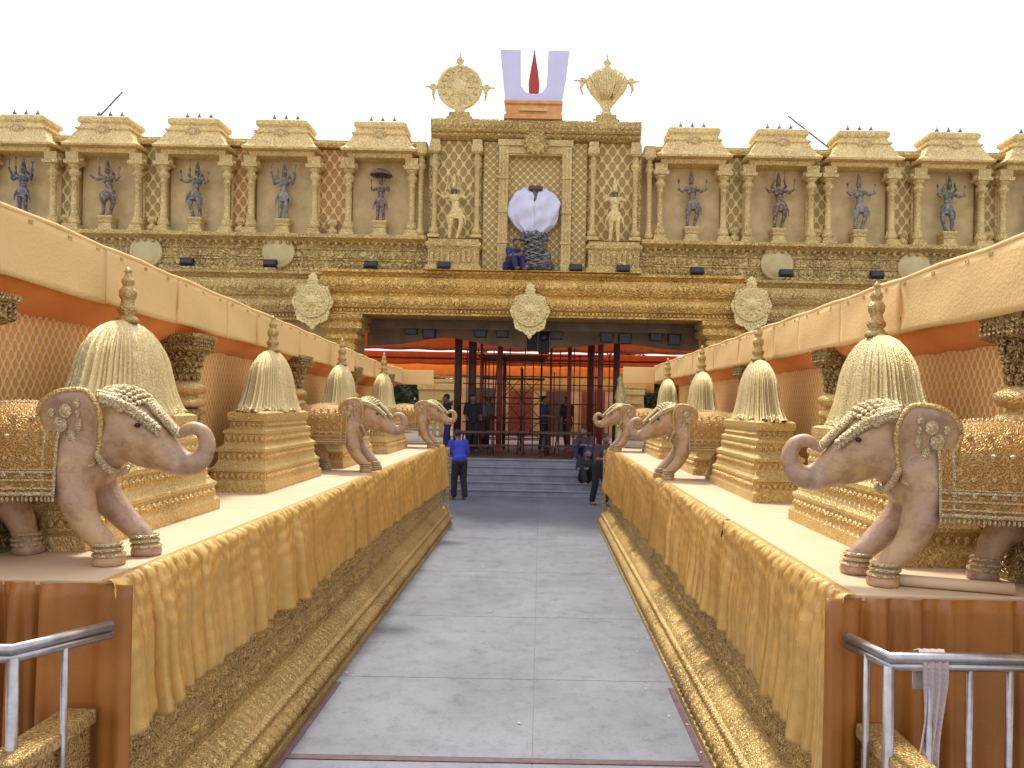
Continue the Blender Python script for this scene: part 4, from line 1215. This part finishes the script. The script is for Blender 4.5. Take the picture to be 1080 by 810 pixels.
# ================================================================ people
def person(label,loc,rz,J,shirt,trousers,group=None,s=1.0,sleeve=True):
    r=thing('person',label,'person',loc,rz,group); r.scale=(s,s,s)
    m=MB()
    V=lambda k:Vector(J[k])
    pel,ch,nk,hd=V('pel'),V('ch'),V('nk'),V('hd')
    m.ell(pel,(.165,.12,.13),14,9); m.ell((pel+ch)/2,(.145,.105,.20),14,9); m.ell(ch,(.175,.12,.18),14,9)
    limb(m,[ch+Vector((0,0,.10)),nk,nk.lerp(hd,.6)],[.08,.055,.052])
    m.ell(hd,(.078,.095,.115),16,12)
    f=Vector(J.get('face',(0,-1,0))).normalized()
    m.ell(hd+f*.098+Vector((0,0,-.012)),(.016,.020,.024),8,6); m.ell(hd+f*.085+Vector((0,0,-.055)),(.026,.014,.010),8,6)
    sd=f.cross(Vector((0,0,1))).normalized()
    for q in(-1,1): m.ell(hd+sd*q*.08,(.016,.022,.032),8,6); m.ell(hd+sd*q*.032+f*.085+Vector((0,0,.015)),(.014,.012,.009),8,6)
    for q,k in((-1,'l'),(1,'r')):
        sh=V(k+'sh'); el=V(k+'el'); wr=V(k+'wr')
        limb(m,[sh,el,wr],[.056,.045,.032]); hand(m,wr,wr-el)
        hp=V(k+'hp'); kn=V(k+'kn'); an=V(k+'an')
        limb(m,[hp,kn,an],[.092,.066,.045]); m.ell(an+Vector((f.x*.07,f.y*.07,-.035)),(.05+.05*abs(f.x),.05+.06*abs(f.y),.04),10,6)
    obj('body',blob(m,.013,2),'skin',r)
    # clothes: shells round trunk and limbs
    c=MB(); g=.016
    c.ell(pel+Vector((0,0,.05)),(.165+g,.12+g,.13+g),14,9); c.ell((pel+ch)/2,(.155+g,.115+g,.21),14,9); c.ell(ch,(.175+g,.12+g,.18),14,9)
    for k in('l','r'):
        sh=V(k+'sh'); el=V(k+'el'); limb(c,[sh,sh.lerp(el,.85)],[.056+g+.008,.045+g+.012])
    obj('shirt',blob(c,.016,2),shirt,r)
    c=MB(); c.ell(pel-Vector((0,0,.03)),(.165+g,.12+g,.12),14,9)
    for k in('l','r'):
        hp=V(k+'hp'); kn=V(k+'kn'); an=V(k+'an'); limb(c,[hp,kn,kn.lerp(an,.9)],[.095+g,.068+g,.056+g])
    obj('trousers',blob(c,.016,2),trousers,r)
    h=MB(); h.ell(hd-f*.018+Vector((0,0,.035)),(.088,.10,.10),16,10); 
    obj('hair',blob(h,.016,1),'hair',r)
    return r
def stand(lean=0,armf=.1,step=.08,bend=0):
    """facing -Y"""
    J=dict(pel=(0,0,.93),ch=(0,-bend,1.28-bend*.3),nk=(0,-bend*1.3,1.46-bend*.4),hd=(0,-bend*1.5-.02,1.60-bend*.5),face=(0,-1,-bend))
    for q,k in((-1,'l'),(1,'r')):
        J[k+'sh']=(q*.18,-bend,1.40-bend*.35); J[k+'el']=(q*.24,-bend-.02,1.12-bend*.3); J[k+'wr']=(q*.21,-bend-armf-.1,.92+armf*.9)
        J[k+'hp']=(q*.09,0,.90); J[k+'kn']=(q*.10,-.03-q*step*.5,.50); J[k+'an']=(q*.11,.02-q*step,.075)
    return J
def sit(bend=.15):
    J=dict(pel=(0,0,.13),ch=(0,-bend,.47),nk=(0,-bend-.07,.64),hd=(0,-bend-.12,.77),face=(0,-1,-.3))
    for q,k in((-1,'l'),(1,'r')):
        J[k+'sh']=(q*.18,-bend,.58); J[k+'el']=(q*.26,-bend-.16,.38); J[k+'wr']=(q*.12,-bend-.34,.40)
        J[k+'hp']=(q*.09,-.03,.12); J[k+'kn']=(q*.16,-.42,.40); J[k+'an']=(q*.13,-.50,.06)
    return J
q=W(484,526,18.1)
person('person in a bright blue shirt and black trousers at the end of the left platform',(q.x,18.1,0),PI+.5,stand(bend=.10,armf=.25),'blue','black_cl')
q=W(632,529,17.6)
person('person in dark maroon shirt standing at the end of the right platform',(q.x,17.6,0),.6,stand(bend=.12,armf=.2,step=.12),'maroon_cl','black_cl')
q=W(617,514,19.1)
person('person in black sitting on the steps beside the right platform',(q.x,19.30,.34),.2,sit(),'black_cl','black_cl')
q=W(621,480,20.4)
person('person in dull maroon sitting at the top of the steps on the right',(q.x,20.62,.85),-.5,sit(.2),'maroon_cl','navy')
q=W(538,289,19.65)
person('person in dark navy crouching beside the wrapped statue',(q.x-.05,19.78,5.753),.7,sit(.2),'navy','navy',s=.92)
# people on the platform behind the gate
ppl=[(498,466,22.6,.3,'black_cl','black_cl','person in black beside the leftmost dark posts inside the gate'),
 (472,462,22.2,-1.2,'black_cl','navy','person in black just above the blue shirted person'),
 (512,470,24.5,2.2,'grey_cl','black_cl','person in a grey shirt near the left side of the scaffold tower'),
 (573,470,23.5,1.2,'navy','black_cl','person in navy in front of the scaffold tower'),
 (598,470,23.8,-.8,'black_cl','black_cl','person in black right of the scaffold tower'),
]
for i,(px,py,D,rz,a,b_,lab) in enumerate(ppl):
    q=W(px,py,D); person(lab,(q.x,D,.857),rz,stand(bend=.03*(i%3),armf=.1+.1*(i%2),step=.05+.05*(i%3)),a,b_)
# ================================================================ inside of the gate
IN=thing('hall_structure','dark timber and steel hall frame behind the gateway','hall',(0,0,0))
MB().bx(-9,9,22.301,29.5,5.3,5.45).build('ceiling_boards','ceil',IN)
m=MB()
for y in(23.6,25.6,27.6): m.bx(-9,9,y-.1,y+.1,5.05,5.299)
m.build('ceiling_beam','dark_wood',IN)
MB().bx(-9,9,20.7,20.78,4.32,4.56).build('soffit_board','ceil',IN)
# drooping grey-brown valance high inside the opening
n=120; P=np.zeros((n,8,3))
for i in range(n):
    x=-4.9+9.8*i/(n-1)
    lo=4.02+.16*math.exp(-((abs(x)-2.6)/.9)**2)*(1 if x<0 else .5) - .05*math.cos(x*1.3)
    for k in range(8):
        t=k/7; P[i,k]=(x,22.32+.04*math.sin(x*9)*(1-t)+.1,lo+(5.3-lo)*t)
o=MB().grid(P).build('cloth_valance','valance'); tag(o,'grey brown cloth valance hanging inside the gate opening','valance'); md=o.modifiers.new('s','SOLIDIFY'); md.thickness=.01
# tent cloths behind
def band(px0,px1,py0,py1,D,mat,lab,name='tent_cloth'):
    a=W(px0,(py0),D); b_=W(px1,py1,D); zt,zb=a.z+ROLL*0,b_.z
    zt=2.3+(427-py0)*D/F; zb=2.3+(427-py1)*D/F
    n=60; P=np.zeros((n,6,3))
    for i in range(n):
        x=a.x+(b_.x-a.x)*i/(n-1)
        for k in range(6):
            t=k/5; P[i,k]=(x,D+.05*math.sin(x*3+t)+.08*math.sin(PI*t),zb+(zt-zb)*t-.03*math.sin(x*2)**2*(1-t))
    o=MB().grid(P).build(name,mat); tag(o,lab,'tent cloth'); md=o.modifiers.new('s','SOLIDIFY'); md.thickness=.008
band(380,780,352,371,30.2,'or_band','wide red orange tent cloth, the upper band seen through the gate')
band(380,780,373,386,30.8,'or_band','red orange tent cloth, the middle band seen through the gate')
band(380,800,386,398,31.6,'or_band2','apricot tent cloth, the lowest wide band seen through the gate')
band(530,690,384,412,33.5,'yel_panel','yellow cloth panel behind the scaffold tower')
band(440,528,385,400,33.4,'yel_panel','narrow yellow cloth strip left of the scaffold tower')
MB().bx(-7,7,30.9,31.0,3.78,3.88)
m=MB().bx(-8,8,29.9,30.0,4.02,4.10); o=m.build('tie_beam','red_post'); tag(o,'long red brown tie beam under the orange tent cloth','beam')
# second building: gold cornices left and right, shrine face in middle
def trestle(px,D,lab,rz=0):
    r=thing('trestle',lab,'trestle',(px_x(px,D),D,.857),rz,'low trestles on the gateway platform')
    for s in(-1,1):
        for q in(-1,1): MB().tube([(s*.45,q*.2,0),(s*.42,0,.62)],.022,6).build('leg','dark_wood',r)
    MB().bx(-.6,.6,-.09,.09,.62,.68).build('top_board','dark_wood',r,bevel=.005)
    MB().bx(-.43,.43,-.02,.02,.25,.30).build('stretcher','dark_wood',r)
def px_x(px,D): return CAM[0]+(px-570)*D/F
for px,D,rz,lab in((505,21.2,.2,'low dark trestle at the left of the platform edge'),(536,21.6,-.15,'low dark trestle second from the left'),(563,21.9,.1,'low dark trestle in front of the scaffold tower'),(590,21.3,-.3,'low dark trestle right of the scaffold tower'),(603,21.9,.35,'low dark trestle nearest the seated people')): trestle(px,D,lab,rz)
def farblock(px0,px1,py0,py1,D,mat,lab,name,cat):
    x0=CAM[0]+(px0-570)*D/F; x1=CAM[0]+(px1-570)*D/F; zt=2.3+(427-py0)*D/F; zb=2.3+(427-py1)*D/F
    cx=(x0+x1)/2; h=(x1-x0)/2
    r=thing(name,lab,cat,(cx,D,zb))
    H=zt-zb
    MB().stack([(h*.93,.5,0),(h*.93,.5,H*.45),(h,.6,H*.5),(h,.6,H*.72),(h*.95,.55,H*.78),(h*1.0,.6,H*.85),(h,.6,H)]).build('cornice',mat,r)
    for k in range(6): MB().bx(-h*.9+h*1.8*k/5-.09,-h*.9+h*1.8*k/5+.09,-.1,.1,-zb+.85,0).build('post',mat,r)
    return r
farblock(442,482,402,424,34,'emblem','low gold kiosk seen through the left of the gate','garden_kiosk','kiosk')
farblock(655,678,405,424,34,'emblem','low gold kiosk seen through the right of the gate','garden_kiosk','kiosk')
r=thing('inner_shrine','pale orange shrine front behind the scaffold tower','shrine',(.1,36,.85))
MB().bx(-3.6,3.6,0,1.5,0,3.1).build('wall',satin('peach_shrine_wall',(.62,.34,.15),.7,20),r)
MB().bx(-1.3,-.2,-.06,-.002,.05,2.2).build('door','red_post',r)
MB().bx(.4,1.5,-.06,-.002,.05,2.2).build('door','dark_wood',r); MB().bx(-3.3,-2.0,-.06,-.002,.05,2.2).build('door','dark_wood',r); MB().bx(2.1,3.2,-.06,-.002,.05,2.2).build('door','red_post',r)
m=MB().bx(-3.8,3.8,-.25,1.6,3.101,3.35); m.build('cornice','gold_bright',r)
# posts
posts=[(482,8,355,22.9,'dark_wood'),(497,8.5,355,23.0,'dark_wood'),(506.5,3,365,23.2,'red_post'),(526,6,358,23.3,'red_post'),(580,2.5,372,24.2,'red_post'),(599.5,4.5,360,23.5,'red_post'),(622,8,375,25.5,'red_post'),(632,6,355,22.9,'red_post'),(649,7,352,23.1,'dark_wood')]
nm=['thick dark post at the far left of the gate interior','thick dark post second from the left inside the gate','thin red post third from the left inside the gate','red brown post fourth from the left inside the gate','slim red post just right of the scaffold tower','red post between the two dark clothed people on the right','broad red brown post set back on the right inside the gate','tall red post second from the right inside the gate','dark post farthest right inside the gate']
for (px,wd,pt,D,mat),lab in zip(posts,nm):
    x=CAM[0]+(px-570-ROLL*(-30))*D/F; wr=wd*D/F/2
    r=thing('hall_post',lab,'post',(x,D,.847),0,'posts inside the gate')
    MB().lathe([(wr,0),(wr,4.45)],n=14).build('shaft',mat,r); MB().stack([(wr*1.5,wr*1.5,0),(wr*1.5,wr*1.5,.12),(wr*1.1,wr*1.1,.16)]).build('base',mat,r)
# scaffold tower
def px_x(px,D): return CAM[0]+(px-570)*D/F
r=thing('scaffold_tower','rusty tube scaffold tower with cross braces in the middle of the gate','scaffold',(px_x(550,24),24,.857))
for x in(-1.2,-.55,0,.62):
    for y in(-.5,.6):
        MB().tube([(x,y,0),(x,y,3.0 if x!=0 else 2.6)],.028,8).build('upright','scaf',r)
for z in(.35,1.0,1.65,2.25,2.85):
    for y in(-.5,.6): MB().tube([(-1.3,y+.03,z),(.72,y+.03,z)],.02,6).build('ledger','scaf',r)
    for x in(-1.2,.62): MB().tube([(x,-.6,z+.04),(x,.7,z+.04)],.02,6).build('transom','scaf',r)
for z in(.35,1.0,1.65):
    for a,b_ in((0,.62),(-.55,0)):
        MB().tube([(a,-.54,z),(b_,-.54,z+.62)],.014,6).build('brace','scaf',r); MB().tube([(b_,-.56,z),(a,-.56,z+.62)],.014,6).build('brace','scaf',r)
MB().bx(-1.35,.8,-.6,.7,2.90,2.95).build('deck_board','dark_wood',r)
MB().tube([(-.9,-.45,0),(-.72,-.45,3.6)],.02,6).build('ladder_rail','scaf',r)
# extra thin tubes
m=thing('pipe_scaffold','thin dark pipe frame around the scaffold tower','frame',(0,0,0))
for px,D,zt in((486,24.9,4.2),(520,25.2,4.1),(531,25.0,3.6),(553,25.4,4.2),(570,25.1,4.0),(584,25.3,3.4),(605,24.9,4.2),(628,25.2,4.1),(492,22.7,3.9),(515,22.8,3.7),(537,22.7,4.0),(562,22.9,3.6),(590,22.6,3.9),(611,23.1,3.8),(642,23.2,3.9)):
    MB().tube([(px_x(px,D),D,.857),(px_x(px,D),D,zt)],.018,6).build('upright','scaf',m)
for z in(1.3,2.3,3.2,3.9): MB().tube([(px_x(484,25.1),25.1,z),(px_x(634,25.1),25.1,z+.04)],.02,6).build('ledger','scaf',m)
for z in(1.75,2.9,3.55): MB().tube([(px_x(488,22.75),22.75,z),(px_x(648,22.75),22.75,z)],.018,6).build('ledger','scaf',m)
# hanging lamps under the cornice
lam=thing('hanging_floodlight','x','floodlight',(0,0,0),0,'black floodlights hanging under the cornice')
MB().bx(-.17,.17,-.07,.07,-.34,-.04).build('housing','black',lam,bevel=.012)
MB().bx(-.145,.145,-.082,-.071,-.315,-.065).build('lens','glass_dark',lam)
MB().tube([(-.19,0,-.2),(-.19,0,0),(.19,0,0),(.19,0,-.2)],.012,6).build('bracket','black',lam)
MB().tube([(0,0,-.0),(0,0,.30)],.014,6).build('hanger','black',lam)
first=True
for i,(px,py) in enumerate(((434,340),(453,344),(507,343),(530,343),(587,345),(640,348),(659,350),(692,347),(711,351))):
    q=W(px,py,20.9); lab='black floodlight hanging under the cornice, '+['leftmost of all','second from the left','third from the left','just left of the middle shield','just right of the middle shield','sixth from the left','seventh from the left','second from the right','rightmost of all'][i]
    if first: lam.location=(q.x,20.9,q.z); lam['label']=lab; first=False
    else: dup(lam,lab,(q.x,20.9,q.z))
q=W(567,352,21.2)
r=thing('speaker_cluster','black speaker cluster hanging behind the middle shield','speaker',(q.x,21.2,q.z))
MB().bx(-.30,.0,-.15,.15,-.45,.35).build('cabinet','black',r,bevel=.02); MB().bx(.03,.33,-.15,.15,-.55,.35).build('cabinet','black',r,bevel=.02)
MB().lathe([(.10,0),(.11,.01),(.06,.03),(.001,.02)],n=18).build('cone','glass_dark',r).matrix_local=Matrix.Translation((.18,-.152,-.1))@Matrix.Rotation(PI/2,4,'X')
MB().tube([(-.1,0,.35),(-.1,0,.9)],.02,6).build('hanger','black',r)
# gilded figure column right inside
q=W(654,440,21.6)
r=thing('gilded_inner_pillar','small gilded pillar with black band just right of the red posts','pillar',(q.x,21.6,.847))
MB().lathe([(.22,0),(.22,.2),(.14,.3),(.12,.9),(.17,1.0),(.12,1.1),(.15,1.3),(.10,1.45),(.16,1.7),(.12,1.9),(.08,2.1),(.10,2.2),(.01,2.4)],n=16,flute=.06,fn=8).build('shaft','emblem',r)
MB().lathe([(.185,1.02),(.185,1.22)],n=16).build('band','black',r)
# ================================================================ greenery seen through the gate
def tree(x,y,h,rw,seed,label,trunk=True,n=5200,leaf=.16,droop=False):
    rs=np.random.RandomState(seed)
    r=thing('garden_tree',label,'tree',(x,y,0),0,'trees behind the gate')
    m=MB(); th=h*.45
    m.tube([(0,0,0),(.05,.02,th*.5),(-.04,0,th)],[.16,.12,.09],10)
    cl=[]
    for k in range(9):
        a=rs.rand()*6.28; e=(rw*.75*math.cos(a)*rs.rand(),rw*.75*math.sin(a)*rs.rand(),h*(.45+.5*rs.rand()))
        m.tube([(-.04,0,th*.85),tuple(.5*q for q in(e[0],e[1],e[2]+th*.9)),e],[.07,.045,.015],6); cl.append(e)
    m.build('trunk','bark',r)
    V=[];Fc=[]
    C=np.array(cl)
    for i in range(n):
        c=C[rs.randint(len(C))]; d=rs.randn(3); d/=np.linalg.norm(d); p=c+d*rw*.42*rs.rand()**.45*np.array([1,1,.8])
        u=rs.randn(3); u/=np.linalg.norm(u); w=np.cross(u,rs.randn(3)); w/=np.linalg.norm(w); s=leaf*(.5+rs.rand())
        o=len(V); V+= [p-u*s,p-w*s*.35,p+u*s,p+w*s*.35]; Fc.append((o,o+1,o+2,o+3))
    m=MB().add(V,Fc); m.build('crown','leaf',r)
for i,(px,D,h,rw,lab) in enumerate(((412,38,4.6,1.5,'leafy green tree seen between the left canopy and the gate posts'),(447,42,5.0,2.0,'broad green tree behind the left gold kiosk'),(372,40,5.0,2.0,'green tree mostly hidden behind the left canopy'),(706,38,4.4,1.7,'dark green tree behind the farthest right elephant'),(680,43,4.8,1.6,'green tree behind the right gold kiosk'),(752,41,5.2,2.2,'green tree mostly hidden behind the right canopy'),(505,44,5.4,2.2,'green tree behind the leftmost dark posts'),(640,45,5.4,2.2,'green tree behind the rightmost red post'))):
    tree(px_x(px,D),D,h,rw,40+i,lab)
# far wall closing the compound
r=thing('compound_wall','long low ochre compound wall beyond the garden','wall',(0,50,0)); MB().bx(-40,40,0,.4,0,2.3).build('wall_body','niche_back',r); MB().bx(-40,40,-.08,.48,2.301,2.45).build('coping','gold_fine',r)
# ================================================================ camera, light, render
cd=bpy.data.cameras.new('camera'); cam=bpy.data.objects.new('camera',cd); COL.objects.link(cam)
cd.sensor_fit='HORIZONTAL'; cd.sensor_width=36; cd.lens=F/1080*36
cd.shift_x=-(VPX-540)/1080; cd.shift_y=(VPY-405)/1080
cd.clip_end=2000; cd.clip_start=.05
cam.matrix_world=Matrix.Translation(CAM)@Matrix.Rotation(PI/2,4,'X')@Matrix.Rotation(ROLL,4,'Z')
sc.camera=cam
w=bpy.data.worlds.new('World'); sc.world=w; w.use_nodes=True; nt=w.node_tree
bg=nt.nodes['Background']
sky=N(nt,'ShaderNodeTexSky'); sky.sky_type='NISHITA'; sky.sun_disc=False
EL_,AZ_=math.radians(62),math.radians(-14)
sky.sun_elevation=EL_; sky.sun_rotation=AZ_; sky.dust_density=6; sky.air_density=1.6; sky.ozone_density=.6
hs=N(nt,'ShaderNodeHueSaturation'); hs.inputs['Saturation'].default_value=.22; hs.inputs['Value'].default_value=1.0
L(nt,sky.outputs[0],hs.inputs['Color'])
# overcast veil: even white cloud light added over the clear sky
mx=mixc(nt,.6,hs.outputs[0],(9.9,10.4,12.4))
L(nt,mx,bg.inputs['Color']); bg.inputs['Strength'].default_value=.096
sun=bpy.data.lights.new('sun','SUN'); so=bpy.data.objects.new('sun',sun); COL.objects.link(so)
sun.energy=2.3; sun.angle=math.radians(7); sun.color=(1,.95,.86)
d=Vector((math.sin(AZ_)*math.cos(EL_),math.cos(AZ_)*math.cos(EL_),math.sin(EL_)))
so.rotation_euler=d.to_track_quat('Z','Y').to_euler(); so.location=(0,0,40)
sc.view_settings.view_transform='Standard'; sc.view_settings.look='None'; sc.view_settings.gamma=1
sc.view_settings.use_curve_mapping=False
sc.view_settings.exposure=.76
sc.cycles.max_bounces=7; sc.cycles.diffuse_bounces=3; sc.cycles.glossy_bounces=3
sc.render.resolution_x=1024; sc.render.resolution_y=768
